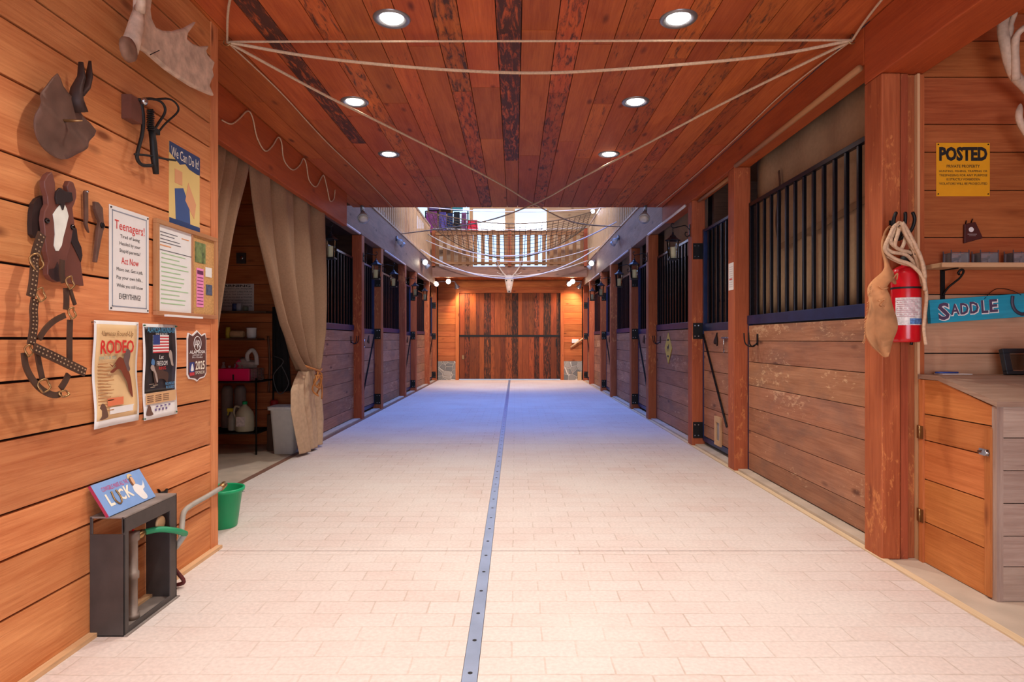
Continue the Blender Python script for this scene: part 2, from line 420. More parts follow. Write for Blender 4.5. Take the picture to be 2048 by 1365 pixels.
def textmesh(name, lines, mat, parent, y=-0.002, depth=0.0006):
    """lines: (string, centre x, centre z, height, width or None[, shear]) in the x-z plane facing -y"""
    bm = bmesh.new()
    for L in lines:
        st, cx, cz, h, w = L[:5]; sh = L[5] if len(L) > 5 else 0; rot = L[6] if len(L) > 6 else 0
        cu = bpy.data.curves.new('t', 'FONT'); cu.body = st; cu.size = 1; cu.align_x = 'LEFT'; cu.resolution_u = 2
        if len(L) > 7: cu.offset = L[7]
        to = bpy.data.objects.new('t', cu); COL.objects.link(to)
        dg = bpy.context.evaluated_depsgraph_get(); dg.update()
        me = bpy.data.meshes.new_from_object(to.evaluated_get(dg))
        if len(me.vertices) == 0:
            bpy.data.objects.remove(to); continue
        xs = [v.co.x for v in me.vertices]; ys = [v.co.y for v in me.vertices]
        x0, x1, y0, y1 = min(xs), max(xs), min(ys), max(ys)
        sz = h/max(y1-y0, 1e-4); sx = (w/max(x1-x0, 1e-4)) if w else sz
        cr, sr = math.cos(rot), math.sin(rot)
        for v in me.vertices:
            X = (v.co.x-(x0+x1)/2)*sx; Z = (v.co.y-(y0+y1)/2)*sz; X += sh*Z
            v.co = Vector((cx+X*cr-Z*sr, y, cz+X*sr+Z*cr))
        bm.from_mesh(me); bpy.data.objects.remove(to); bpy.data.meshes.remove(me); bpy.data.curves.remove(cu)
    me = bpy.data.meshes.new(name); bm.to_mesh(me); bm.free(); me.materials.append(mat)
    o = bpy.data.objects.new(name, me); COL.objects.link(o); o.parent = parent
    return o

# ================================================================== THE SETTING
Y_END = 18.7; CEIL = 3.0; YC = 8.49
# ---- floor
mb = MB()
mb.box((-7, -4, -0.12), (7, 19.2, -0.012), mi=1)
ys = [-4, 3.55, 7.2, 10.85, 14.5, 18.66]
for a, b in zip(ys, ys[1:]):
    for x0, x1 in ((-2.27, -0.190), (-0.132, 1.99)):
        mb.box((x0, a+0.005, -0.012), (x1, b-0.005, 0.0), mi=0)
mb.box((-7, -4, -0.012), (-2.32, 18.66, -0.001), mi=1)
mb.box((2.035, -4, -0.012), (7, 18.66, -0.001), mi=1)
struct('floor', mb, [M['floor'], M['concrete']])
mb = MB(); mb.box((-0.188, -4, -0.012), (-0.134, 18.66, 0.002))
strip = tag(mb.build('steel_strip', plain('strip_steel', '#9aa8c0', 0.4, 0.35, noise=0.15, scale=6)), 'long narrow steel strip with bolt holes set down the middle of the floor', 'floor strip')
mb = MB()
for i in range(70):
    y = 2.0+i*0.245
    if y < 18: mb.lathe([(0.009, 0.0005), (0.009, 0.0028)], (-0.161, y, 0), 8)
mb.build('bolt_holes', M['black'], strip)['kind'] = 'stuff'
mb = MB(); mb.box((1.992, -4, -0.012), (2.033, 18.66, 0.006)); struct('trim_1', mb, wood('strip_pine', '#e2c9a6', '#cdb08a', knots=.1, var=.04))
mb = MB(); mb.box((-2.318, 3.62, -0.012), (-2.272, 18.66, 0.006)); struct('trim_2', mb, M['band'])
mb = MB(); mb.box((XL+0.001, -4, 0.0), (XL+0.035, 3.60, 0.018)); struct('baseboard_left', mb, M['pale'])

def hboards(mb, p0, p1, zs, front, axis, thick=0.022, gap=0.004, splits=None, wth=0.0, backing=True):
    """horizontal boards; axis 0: wall runs along x at y=front (front face), normal -y; axis 1: runs along y"""
    for z0, z1 in zip(zs, zs[1:]):
        cuts = [p0, p1]
        if splits and random.random() < splits: cuts = [p0, p0+(p1-p0)*random.uniform(0.3, 0.7), p1]
        for a, b in zip(cuts, cuts[1:]):
            w = wth*random.random()
            if axis == 0: mb.box((a+0.001, front, z0+gap/2), (b-0.001, front+thick, z1-gap/2), 0, w=w)
            else:
                lo, hi = sorted((front, front-thick))
                mb.box((lo, a+0.001, z0+gap/2), (hi, b-0.001, z1-gap/2), 1, w=w)
# ---- near left wall
ZL = [0.0, .255, .455, .61, .86, 1.055, 1.205, 1.46, 1.675, 1.835, 2.09, 2.285, 2.42, 2.62, 2.80, 3.0]
mb = MB(); hboards(mb, -3.9, 3.53, ZL, XL, 1, gap=0.010, splits=0.35)
mb.box((XL-0.15, -3.9, 0), (XL-0.022, 3.60, CEIL), 1, mi=1)
mb.box((XL-0.10, 3.531, 0), (XL+0.004, 3.612, CEIL), 2, r=0.7)
struct('wall_left', mb, [M['wall'], M['gap']])
# ---- tack room shell
mb = MB(); Z2 = [0, .2, .4, .6, .8, 1.0, 1.2, 1.4, 1.6, 1.83, 2.05, 2.27, 2.5, 2.75, 3.0]
hboards(mb, -4.6, -2.455, Z2, 7.14, 0, gap=0.006); mb.box((-4.6, 7.162, 0), (-2.455, 7.20, 3.0), mi=1)
struct('wall_tack_room', mb, [M['wallr'], M['gap']])
mb = MB(); mb.box((-4.7, 3.4, 0), (-4.6, 7.2, 3.0), 1); mb.box((-4.6, 3.4, 0), (-1.875, 3.5, 3.0), 0)
struct('wall_tack_room_side', mb, M['wallr'])
# ---- right front wall (with the POSTED sign)
YW = 3.45
ZR = [0, .22, .45, .68, .90, 1.125, 1.45, 1.765, 2.025, 2.236, 2.39, 2.65, 2.85, 3.0]
mb = MB(); hboards(mb, 2.245, 4.6, ZR[6:], YW, 0, gap=0.006)
for z0, z1 in zip(ZR[:6], ZR[1:7]): mb.box((2.246, YW, z0+.003), (4.599, YW+.022, z1-.003), 0, mi=2)
mb.box((2.245, YW+0.022, 0), (4.6, YW+0.09, 3.0), mi=1)
struct('wall_right', mb, [M['wallr'], M['gap'], wood('pale_pine_wall', '#c99c7c', '#aa7c5c', var=.1, knots=.5)])
mb = MB(); hboards(mb, -3.9, YW, Z2, 4.6, 1, thick=-0.03); mb.box((4.63, -3.9, 0), (4.7, YW, 3.0), mi=1); struct('wall_right_side', mb, [M['wallr'], M['gap']])
mb = MB()
hboards(mb, -4.6, -1.7, Z2, -3.95, 0); hboards(mb, 2.0, 4.6, Z2, -3.95, 0); mb.box((-1.7, -3.95, 2.65), (2.0, -3.9, 3.0))
struct('wall_rear', mb, M['wallr'])
# ---- ceiling boards
xb = [-4.6, -4.35, -4.1, -3.85, -3.6, -3.35, -3.1, -2.85, -2.6, -2.4, -2.2, -2.07, -1.9, -1.70, -1.493, -1.363, -1.145, -1.008, -.81, -.656, -.458, -.312, -.106, .037, .2435, .392, .593, .746, .953, 1.10, 1.294, 1.443, 1.631, 1.768, 2.0, 2.2, 2.4, 2.65, 2.9, 3.15, 3.4, 3.65, 3.9, 4.15, 4.4, 4.6]
wmap = {-1.493: 1.0, -1.145: .62, -.81: .45, -.458: .72, -.106: .98, .2435: .66, .593: .5, .953: .6, 1.294: .62, 1.631: .62, -1.9: .35}
mb = MB()
for a, b in zip(xb, xb[1:]):
    yend = 7.2 if (a < -2.25 or a >= 1.99) else YC
    w = wmap.get(a, 0.12)
    if a >= 1.99: yend = YW+0.08
    cuts = [-3.9, yend]
    if a == -1.493: cuts = [-3.9, 1.5, 5.73, yend]
    elif a == -.106: cuts = [-3.9, 1.2, 6.28, yend]
    elif yend > 8:
        cuts = [-3.9, random.uniform(0, 2.6), random.uniform(3.4, 5.2), random.uniform(5.6, 7.6), yend]
    for i, (c, d) in enumerate(zip(cuts, cuts[1:])):
        ww = w
        if a in (-1.493, -.106) and i == len(cuts)-2: ww = 0.1
        mb.box((a+.0025, c+.002, CEIL), (b-.0025, d-.002, CEIL+.025), 1, w=ww)
mb.box((-4.6, -3.9, CEIL+.026), (-2.2, 7.2, CEIL+.3), mi=1); mb.box((-2.2, -3.9, CEIL+.026), (2.0, YC-.01, CEIL+.3), mi=1); mb.box((2.0, -3.9, CEIL+.026), (4.6, YW+.08, CEIL+.3), mi=1)
struct('ceiling', mb, [M['ceil'], M['gap']])
mb = MB(); mb.box((-2.29, YC-.008, CEIL+.026), (1.99, YC+.02, CEIL+.33), 0); struct('trim_3', mb, M['band'])
# ---- beams
def beam(lo, hi, mat, label):
    mb = MB(); mb.box(lo, hi); o = mb.build('timber_beam', mat, bev=0.006); return tag(o, label, 'beam')
beam((-2.13, 3.62, 2.60), (-2.07, 7.70, 2.998), M['beam'], 'orange timber beam above the burlap curtains, with looped cord on it')
beam((2.0, -3.85, 2.66), (2.24, 3.58, 2.998), M['beam'], 'heavy orange beam running over the saddle sign corner towards the viewer')
beam((2.0, 3.585, 2.78), (2.15, 8.48, 2.998), M['beam'], 'orange header beam over the near right stalls under the low ceiling')
beam((2.0, 8.485, 2.78), (2.15, 18.68, 3.33), M['band'], 'deep timber band above the far right stalls, carrying the loft railing')
beam((-2.45, 7.08, 2.78), (-2.30, 8.48, 2.998), M['band'], 'short timber band over the first left stall bars, under the low ceiling')
beam((-2.45, 8.485, 2.78), (-2.30, 18.68, 3.33), M['band'], 'deep timber band above the left stalls, carrying the loft railing')
for n, (x0, x1) in ((4, (1.985, 2.16)), (5, (-2.46, -2.285))):
    mb = MB(); mb.box((x0, 8.5, 3.332), (x1, 17.4, 3.362)); struct('trim_%d' % n, mb, M['pale'])
# balcony at the far end
mb = MB(); mb.box((-2.30, 17.38, 2.95), (2.0, 17.46, 3.24), 0)
tag(mb.build('timber_beam', M['band']), 'crosswise timber beam at the front edge of the far balcony, skull hung on it', 'beam')
mb = MB()
for i in range(20):
    x0 = -2.29+i*0.2145; mb.box((x0, 17.465, 2.985), (x0+.21, 18.66, 3.01), 1)
mb.box((-2.29, 17.465, 3.012), (1.99, 18.66, 3.22), 0)
struct('ceiling_balcony', mb, M['far'])
# ---- loft floors, side walls, roof
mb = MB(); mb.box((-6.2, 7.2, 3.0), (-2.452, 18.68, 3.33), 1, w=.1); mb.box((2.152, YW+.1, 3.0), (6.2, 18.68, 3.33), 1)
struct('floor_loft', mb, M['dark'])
mb = MB(); z = 3.33
hboards(mb, 3.6, 18.68, [3.33+.25*i for i in range(12)], -6.2, 1, thick=0.05); struct('wall_loft_left', mb, M['loftwall'])
mb = MB(); hboards(mb, 3.6, 18.68, [3.33+.25*i for i in range(12)], 6.2, 1, thick=-0.05); struct('wall_loft_right', mb, M['loftwall'])
mb = MB(); hboards(mb, -6.2, 6.2, [3.34+.25*i for i in range(13)], 3.6, 0, thick=.05); struct('wall_loft_front', mb, M['loftwall'])
mb = MB(); mb.box((-6.3, 3.5, 6.34), (-1.35, 19, 6.45), 1); mb.box((1.05, 3.5, 6.34), (6.3, 19, 6.45), 1)
mb.box((-1.35, 3.5, 6.34), (1.05, 8.5, 6.45), 1); mb.box((-1.35, 16.7, 6.34), (1.05, 19, 6.45), 1)
struct('ceiling_roof', mb, M['loftwall'])
# ---- far wall
mb = MB()
DX0, DX1, DZ = -1.675, 1.36, 2.60
ZF = [.56, .72, .93, 1.12, 1.30, 1.46, 1.66, 1.84, 2.02, 2.22, 2.42, 2.60, 2.78, 2.98]
for a, b in zip(ZF, ZF[1:]):
    if b <= 2.62:
        mb.box((-2.30, 18.7, a+.003), (DX0-.1, 18.73, b-.003), 0); mb.box((DX1+.1, 18.7, a+.003), (2.0, 18.73, b-.003), 0)
    elif a < 2.70:
        mb.box((-2.30, 18.7, a+.003), (DX0-.1, 18.73, b-.003), 0); mb.box((DX1+.1, 18.7, a+.003), (2.0, 18.73, b-.003), 0); mb.box((DX0-.1, 18.7, 2.705), (DX1+.1, 18.73, b-.003), 0)
    else: mb.box((-2.30, 18.7, a+.003), (2.0, 18.73, b-.003), 0)
mb.box((-7, 18.74, 0), (DX0-.05, 18.85, 3.25), mi=1); mb.box((DX1+.05, 18.74, 0), (7, 18.85, 3.25), mi=1); mb.box((DX0-.05, 18.74, 2.65), (DX1+.05, 18.85, 3.25), mi=1)
struct('wall_far', mb, [M['far'], M['gap']])
mb = MB(); mb.box((-2.30, 18.66, 0), (DX0-.1, 18.735, .56)); mb.box((DX1+.1, 18.66, 0), (2.0, 18.735, .56))
struct('wall_far_stone', mb, M['stone'])
mb = MB()
for lo, hi in (((DX0-.1, 18.655, 0), (DX0, 18.738, 2.70)), ((DX1, 18.655, 0), (DX1+.1, 18.738, 2.70)), ((DX0, 18.655, 2.60), (DX1, 18.738, 2.70))): mb.box(lo, hi)
struct('trim_6', mb, M['far'])
# big plank door
mb = MB(); x = DX0+.01
ws = [.16, .15, .19, .10, .14, .2, .12, .17, .15, .2, .18, .12, .2, .16, .15, .13, .22, .17, .11]
k = 0
while x < DX1-.03:
    w = min(ws[k % len(ws)], DX1-.01-x)
    dk = (.35, .8, .45, .55, .2, .95, .6, .15, .5, .7, .97, .3, .1, .55, .85, .35, .9, .2, .98, .98)[k % 20]
    for z0, z1 in ((.03, 1.30), (1.34, 2.595)): mb.box((x+.002, 18.70, z0), (x+w-.002, 18.73, z1), 2, w=dk)
    x += w; k += 1
mb.box((DX0, 18.731, 0.02), (DX1, 18.78, 2.6), mi=1)
dr = struct('door_1', mb, [M['bdoor'], M['gap']])
mb = MB(); mb.box((DX0+.02, 18.685, 1.29), (DX1-.02, 18.70, 1.35)); mb.build('crossbar', M['iron'], dr)
mb = MB(); mb.box((1.22, 18.68, 1.0), (1.26, 18.70, 1.22)); mb.build('handle', M['iron'], dr)
mb = MB(); mb.box((-1.58, 18.68, .62), (-1.53, 18.70, .74)); mb.build('latch_plate', M['brass'], dr)
# upper far wall with the windows
def upper():
    mb = MB(); wins = [(-1.26, -.30, 3.34, 5.12), (.0, .95, 3.34, 5.12), (-1.86, -1.36, 4.82, 5.25), (-2.95, -2.62, 4.60, 5.3)]
    zz = [3.25+.16*i for i in range(20)]
    for a, b in zip(zz, zz[1:]):
        segs = [(-6.2, 6.2)]
        for (x0, x1, z0, z1) in wins:
            if b > z0+.02 and a < z1-.02:
                ns = []
                for s0, s1 in segs:
                    if x0 > s0 and x1 < s1: ns += [(s0, x0), (x1, s1)]
                    else: ns.append((s0, s1))
                segs = ns
        for s0, s1 in segs: mb.box((s0, 18.7, a+.002), (s1, 18.78, b-.002), 0)
    struct('wall_loft_far', mb, M['loftwall'])
    for i, (x0, x1, z0, z1) in enumerate(wins):
        mb = MB(); t = .05
        for lo, hi in (((x0-t, 18.67, z0), (x0, 18.70, z1)), ((x1, 18.67, z0), (x1+t, 18.70, z1)), ((x0-t, 18.67, z1), (x1+t, 18.70, z1+t))): mb.box(lo, hi)
        w = struct('window_%d' % (i+1), mb, M['pale'])
        mb = MB(); mb.box((x0, 18.74, z0), (x1, 18.745, z1)); mb.build('pane', M['glass'], w)
upper()

# ================================================================== POSTS
def post(x0, x1, y0, y1, z0, z1, label, group=None):
    mb = MB(); mb.box((x0, y0, z0), (x1, y1, z1), 2)
    return tag(mb.build('timber_post', M['post'], bev=0.008), label, 'post', group)
RP = [3.58, 5.87, 7.23, 9.54, 10.92, 13.2, 14.68, 16.9, 18.40]
LP = [7.23, 9.55, 10.92, 13.25, 14.65, 16.9, 18.40]
ordn = ['first', 'second', 'third', 'fourth', 'fifth', 'sixth', 'seventh', 'eighth', 'ninth']
ext = {'R0': 'with the red extinguisher on it', 'R1': 'with a paper notice', 'R2': 'with black hinge plates and a lantern'}
for i, y in enumerate(RP):
    lab = '%s timber post along the right stalls%s' % (ordn[i], ' '+ext['R%d' % i] if 'R%d' % i in ext else ' counting from the viewer')
    post(2.0, 2.105 if i == 0 else 2.15, y-.17, y, 0.0, 2.658 if i == 0 else 2.778, lab, 'timber posts of the right stalls')
for i, y in enumerate(LP):
    post(-2.45, -2.30, y-.17, y, 0.0, 2.778, '%s square timber post along the left stalls counting from the curtain' % ordn[i], 'timber posts of the left stalls')
# boards beside the first right post
for x0, x1, y0, lab, mt in ((2.109, 2.149, 3.418, 'slim upright jamb board touching the right side of the extinguisher post', M['post']), (2.153, 2.195, 3.435, 'narrow upright board just right of the post with the extinguisher', M['post']), (2.197, 2.211, 3.412, 'thin pale upright strip left of the yellow sign', M['pale']), (2.213, 2.243, 3.425, 'upright corner board between the pale strip and the yellow sign wall', M['wallr'])):
    mb = MB(); mb.box((x0, y0, 0), (x1, 3.55, 2.655), 2); tag(mb.build('corner_board', mt), lab, 'board')

# ================================================================== STALLS
PX = 2.12; PXL = -2.42
ZS = [0.03, .18, .38, .59, .79, 1.0, 1.19, 1.33]
def stall_front(x, y0, y1, side, label, canvas=None):
    """fixed stall front between two posts. side 'R' faces -x, 'L' faces +x"""
    L = y1-y0-.006
    if side == 'R': t = thing('stall_front', (x, y1-.003, 0), label, 'stall front', -PI/2, 'fixed stall fronts with barred tops on the right side')
    else: t = thing('stall_front', (x, y0+.003, 0), label, 'stall front', PI/2, 'fixed stall fronts with barred tops on the left side')
    mb = MB(); hboards(mb, .03, L, ZS, 0.0, 0, thick=.035, gap=.005); mb.box((.03, .036, .03), (L, .05, 1.33), 0); mb.build('plank_panel', M['stall'], t)
    mb = MB(); mb.box((0, -.005, 1.34), (L, .055, 1.42)); mb.box((0, -.0, .0), (.028, .04, 1.34)); mb.build('sill_rail', M['rail'], t, bev=.003)
    mb = MB(); mb.box((0, .01, 2.41), (L, .045, 2.445)); mb.box((0, .01, 1.42), (.035, .045, 2.41)); mb.box((L-.035, .01, 1.42), (L, .045, 2.41)); mb.build('grille_frame', M['steel'], t, bev=.003)
    n = max(4, int(round((L-.07)/.15))); b0 = None
    for i in range(1, n):
        xx = .0175+(L-.035)*i/n
        if b0 is None:
            mb = MB(); mb.box((-.0125, .015, 1.42), (.0125, .040, 2.41)); b0 = mb.build('bar', M['steel'], t, bev=.003); o = b0
        else: o = b0.copy(); COL.objects.link(o)
        o.location = (xx, 0, 0)
    return t
def stall_door(x, y0, y1, side, label, cat_door=False, silver=False):
    L = y1-y0-.02
    if side == 'R': t = thing('stall_door', (x, y1-.01, 0), label, 'stall door', -PI/2, 'stall doors on the right side'); fx = lambda a: a
    else: t = thing('stall_door', (x, y0+.01, 0), label, 'stall door', PI/2, 'stall doors on the left side'); fx = lambda a: L-a
    def B(mb, a, b, y_0, y_1, z0, z1):
        p, q = sorted((fx(a), fx(b))); mb.box((p, y_0, z0), (q, y_1, z1))
    mb = MB(); hboards(mb, .045, L-.035, [.12, .25, .45, .65, .86, 1.07, 1.30], .0, 0, thick=.03, gap=.006); mb.box((.045, .031, .12), (L-.035, .04, 1.30), 0); mb.build('plank_panel', M['stall'], t)
    mb = MB(); mb.box((0, -.004, .07), (.04, .045, 2.44)); mb.box((L-.03, -.004, .07), (L, .045, 2.44)); mb.box((.04, -.004, .06), (L-.03, .045, .115)); mb.box((.04, -.004, 1.30), (L-.03, .045, 1.38)); mb.box((.04, 0, 2.41), (L-.03, .04, 2.44))
    mb.build('door_frame', M['rail'], t, bev=.003)
    n = max(4, int(round(L/.15))); b0 = None
    for i in range(1, n):
        if b0 is None:
            mb = MB(); mb.box((-.0125, .01, 1.38), (.0125, .035, 2.41)); b0 = mb.build('bar', M['steel'], t, bev=.003); o = b0
        else: o = b0.copy(); COL.objects.link(o)
        o.location = (L*i/n, 0, 0)
    mb = MB(); mb.tube([(fx(.05), -.012, 1.26), (fx(L-.34), -.012, .33)], .012, 4); mb.build('brace_bar', M['steel'], t)
    for z in (.18, 1.30, 2.20):
        mb = MB(); B(mb, -.009, -.003, -.110, .012, z-.09, z+.09)
        hg = mb.build('hinge', M['iron'], t)
        mb = MB()
        for q in (-.09, -.05):
            for r in (-.06, .06): mb.lathe([(.008, -.002), (.008, .002)], (fx(-.001), q, z+r), 8, axis='x')
        mb.build('bolt', M['chrome'], hg)
    mb = MB(); mb.tube([(fx(L-.46), -.02, 1.22), (fx(L-.01), -.02, 1.22)], .010, 8); mb.tube([(fx(L-.40), -.02, 1.22), (fx(L-.40), -.025, 1.10), (fx(L-.385), -.025, 1.07), (fx(L-.37), -.025, 1.10)], .005, 6)
    mb.build('slide_latch', M['chrome'], t)
    # small black horse head ornament
    h = smooth2([(0, 0), (.03, .01), (.05, -.02), (.065, .0), (.07, .05), (.05, .09), (.055, .12), (.03, .10), (.0, .07), (-.04, .04), (-.05, .015), (-.03, .0), (-.01, .015)], 3)
    mb = MB(); mb.poly([(fx(.46)+p, 1.155+q) for p, q in h], -.012, -.002); mb.build('horse_head_ornament', M['iron'], t)
    if cat_door:
        cx = fx(.56)
        mb = MB()
        for lo, hi in (((cx-.10, -.02, .10), (cx-.06, -.002, .40)), ((cx+.06, -.02, .10), (cx+.10, -.002, .40)), ((cx-.06, -.02, .34), (cx+.06, -.002, .40)), ((cx-.06, -.02, .10), (cx+.06, -.002, .15))): mb.box(lo, hi)
        f = mb.build('cat_flap_frame', M['pale'], t)
        mb = MB(); mb.box((cx-.06, -.006, .15), (cx+.06, -.002, .34)); mb.build('flap', plain('smoky_flap', '#8d8478', .3), f)
    return t
rb = [(3.58, 5.70, 'F'), (5.87, 7.06, 'D'), (7.23, 9.37, 'F'), (9.54, 10.75, 'D'), (10.92, 13.03, 'F'), (13.2, 14.51, 'D'), (14.68, 16.73, 'F'), (16.9, 18.23, 'D')]
cf = ['nearest right stall front, with a tan canvas behind its bars', 'right stall front carrying the yellow diamond plaque', 'third right stall front counting from the viewer', 'farthest right stall front, next to the end wall corner']
cdn = ['nearest right stall door, with a cat flap at the bottom', 'right stall door just beyond the yellow diamond plaque', 'third right stall door counting from the viewer', 'farthest right stall door beside the stone-based end wall']
i = j = 0
for y0, y1, k in rb:
    if k == 'F': stall_front(PX, y0, y1, 'R', cf[i]); i += 1
    else: stall_door(PX, y0, y1, 'R', cdn[j], cat_door=(j == 0)); j += 1
lb = [(7.23, 9.38, 'F'), (9.55, 10.75, 'D'), (10.92, 13.08, 'F'), (13.25, 14.48, 'D'), (14.65, 16.73, 'F'), (16.9, 18.23, 'D')]
cf = ['nearest left stall front, right beside the burlap curtain', 'middle one of the three left stall fronts', 'farthest left stall front, warmly lit near the end wall']
cdn = ['nearest left stall door, next to the first barred front', 'middle one of the three left stall doors', 'farthest left stall door beside the end wall']
i = j = 0
for y0, y1, k in lb:
    if k == 'F': stall_front(PXL, y0, y1, 'L', cf[i]); i += 1
    else: stall_door(PXL, y0, y1, 'L', cdn[j]); j += 1
# stall interiors
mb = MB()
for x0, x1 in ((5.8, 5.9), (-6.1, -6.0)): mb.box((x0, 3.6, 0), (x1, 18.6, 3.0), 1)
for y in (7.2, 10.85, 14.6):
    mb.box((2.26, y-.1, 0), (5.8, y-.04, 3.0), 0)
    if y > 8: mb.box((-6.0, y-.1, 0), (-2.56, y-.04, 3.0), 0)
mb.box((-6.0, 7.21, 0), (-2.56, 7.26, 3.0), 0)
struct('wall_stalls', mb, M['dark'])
# curb in front of right stalls
mb = MB(); mb.box((2.036, 3.59, -.001), (2.17, 18.6, .022), 1); struct('trim_7', mb, M['concrete'])
mb = MB(); mb.box((-2.55, 7.235, -.001), (-2.32, 18.6, .022), 1); struct('trim_8', mb, M['concrete'])
# canvas blinds hung inside the right stalls
def canvas(y0, y1, z0, z1, x, label, strap=False):
    mb = MB()
    mb.sheet(lambda u, v: (x+.012*math.sin(u*(y1-y0)*9)+.006*math.sin(u*31+v*2), y0+(y1-y0)*u, z0+(z1-z0)*v), 60, 6)
    o = solid(mb.build('canvas_blind', M['canvas']), .004); tag(o, label, 'blind')
    return o
canvas(3.62, 5.80, 1.36, 2.99, 2.235, 'full tan canvas blind behind the bars of the nearest right stall')
canvas(7.26, 9.4, 2.30, 2.99, 2.235, 'short tan canvas blind rolled above the bars behind the yellow plaque stall')
canvas(10.98, 13.0, 2.38, 2.99, 2.235, 'small tan canvas blind above the third right stall front')
mb = MB(); mb.strap(catmull([(2.215, 5.25, 2.62), (2.212, 5.22, 2.5), (2.215, 5.27, 2.35), (2.215, 5.30, 2.2), (2.213, 5.26, 2.05)], 6), .03, .004, (0, 1, 0))
tag(mb.build('brown_strap', M['leather']), 'short brown strap hanging on the tan canvas of the nearest right stall', 'strap')
mb = MB(); mb.strap([(2.212, 5.2, 1.98), (2.212, 4.3, 2.05), (2.212, 3.6, 2.12)], .05, .004, (0, 0, 1))
tag(mb.build('canvas_band', plain('canvas_stain', '#7d6246', .9)), 'brown band running across the tan canvas behind the nearest right bars', 'band')
# rolled blinds / rods at the top of the bays
def rod(p, q, r, mat, label):
    mb = MB(); mb.tube([p, q], r, 10); o = mb.build('blind_rod', mat)
    return tag(o, label, 'rod')
rod((1.985, 3.60, 2.765), (1.985, 5.62, 2.765), .02, M['balc'], 'wooden rod under the beam of the nearest right stall')
rod((2.06, 5.90, 2.755), (2.06, 7.0, 2.755), .018, M['balc'], 'wooden rod over the nearest right stall door')
rod((1.985, 7.3, 2.765), (1.985, 9.3, 2.765), .016, M['cord'], 'pale rod over the stall with the yellow diamond plaque')
rod((1.985, 11.0, 2.765), (1.985, 13.0, 2.765), .016, M['cord'], 'pale rod over the third right stall front')
rod((1.985, 14.8, 2.765), (1.985, 16.7, 2.765), .016, M['cord'], 'pale rod over the farthest right stall front')
rod((-2.285, 7.3, 2.765), (-2.285, 9.2, 2.765), .016, M['cord'], 'pale rod over the nearest left stall front')
rod((-2.285, 11.0, 2.765), (-2.285, 13.0, 2.765), .016, M['cord'], 'pale rod over the middle left stall front')
rod((-2.285, 14.75, 2.765), (-2.285, 16.7, 2.765), .016, M['cord'], 'pale rod over the farthest left stall front')

# bridle hooks beside posts
def bridle_hook(loc, rz, label):
    t = thing('bridle_hook', loc, label, 'hook', rz)
    mb = MB()
    mb.box((-.012, -.006, -.05), (.012, 0, .05))
    for s in (-1, 1): mb.tube(catmull([(0, -.006, -.03), (.02*s, -.05, -.06), (.05*s, -.09, -.03), (.055*s, -.10, .06)], 6), .006, 6)
    mb.build('prongs', M['iron'], t)
bridle_hook((PX-.004, 5.45, 1.20), -PI/2, 'black double hook on the top board of the nearest right stall front')
bridle_hook((PX-.004, 9.1, 1.20), -PI/2, 'black double hook left of the yellow diamond plaque')
bridle_hook((PXL+.004, 9.2, 1.20), PI/2, 'black double hook on the top board of the nearest left stall front')

# ================================================================== LANTERNS
def lantern(loc, side, label, n):
    """hung off the aisle face of a post; local +x points into the aisle"""
    t = thing('wall_lantern', loc, label, 'lantern', 0 if side == 'L' else PI, 'lanterns on the %s posts' % ('left' if side == 'L' else 'right'))
    mb = MB()
    mb.box((0, -.015, -.05), (.008, .015, .09))
    mb.tube(catmull([(.006, 0, -.03), (.03, 0, -.055), (.055, 0, -.03), (.05, 0, .0), (.03, 0, -.005)], 5), .005, 6)
    mb.tube(catmull([(.006, 0, .03), (.05, 0, .075), (.12, 0, .065), (.19, 0, .05), (.215, 0, .075), (.205, 0, .10), (.185, 0, .095)], 6), .0055, 6)
    mb.tube([(.195, 0, .05), (.195, 0, .0)], .004, 6)
    mb.build('bracket', M['iron'], t)
    cx = .195
    def tp(r, h): return (r, h)
    mb = MB(); mb.lathe([(.006, .0), (.014, -.012), (.006, -.02), (.02, -.03), (.035, -.045), (.038, -.055), (.088, -.092), (.088, -.098), (.02, -.098)], (cx, 0, 0), 6, smooth=False)
    mb.build('lantern_roof', plain('lantern_metal', '#232a38', .35, .5), t)
    mb = MB()
    for k in range(4):
        a = PI/4+k*PI/2
        p = (cx+.075*math.cos(a), .075*math.sin(a), -.098); q = (cx+.06*math.cos(a), .06*math.sin(a), -.30)
        mb.tube([p, q], .0055, 4)
    mb.lathe([(.078, -.318), (.078, -.30), (.06, -.298)], (cx, 0, 0), 4, rot=Matrix.Rotation(PI/4, 3, 'Z'), smooth=False)
    mb.build('lantern_frame', M['iron'], t)
    mb = MB(); mb.lathe([(.034, -.298), (.034, -.175), (.030, -.17)], (cx, 0, 0), 14); mb.build('candle', M['candle'], t)
    mb = MB()
    for k in range(4):
        a = PI/4+k*PI/2; b = a+PI/2
        P = [Vector((cx+.070*math.cos(a), .070*math.sin(a), -.10)), Vector((cx+.070*math.cos(b), .070*math.sin(b), -.10)), Vector((cx+.057*math.cos(b), .057*math.sin(b), -.296)), Vector((cx+.057*math.cos(a), .057*math.sin(a), -.296))]
        mid = (P[0]+P[1])/2-Vector((cx, 0, -.1)); mid.z = 0; mid.normalize()
        mb.prism(P, -mid*.0015)
    mb.build('lantern_glass', M['glass'], t)
    return t
LL = ['lantern on the leftmost post beside the burlap curtain', 'lantern on the left post before the nearest left stall door', 'lantern on the left post beyond the nearest left stall door', 'lantern on the fourth left post, dark roof against dark bars', 'lantern on the fifth left post with bracket brightly lit by the flood lamp']
for i in range(5): lantern((-2.30, LP[i]-.085, 2.43 if i else 2.44), 'L', 'black '+LL[i], i)
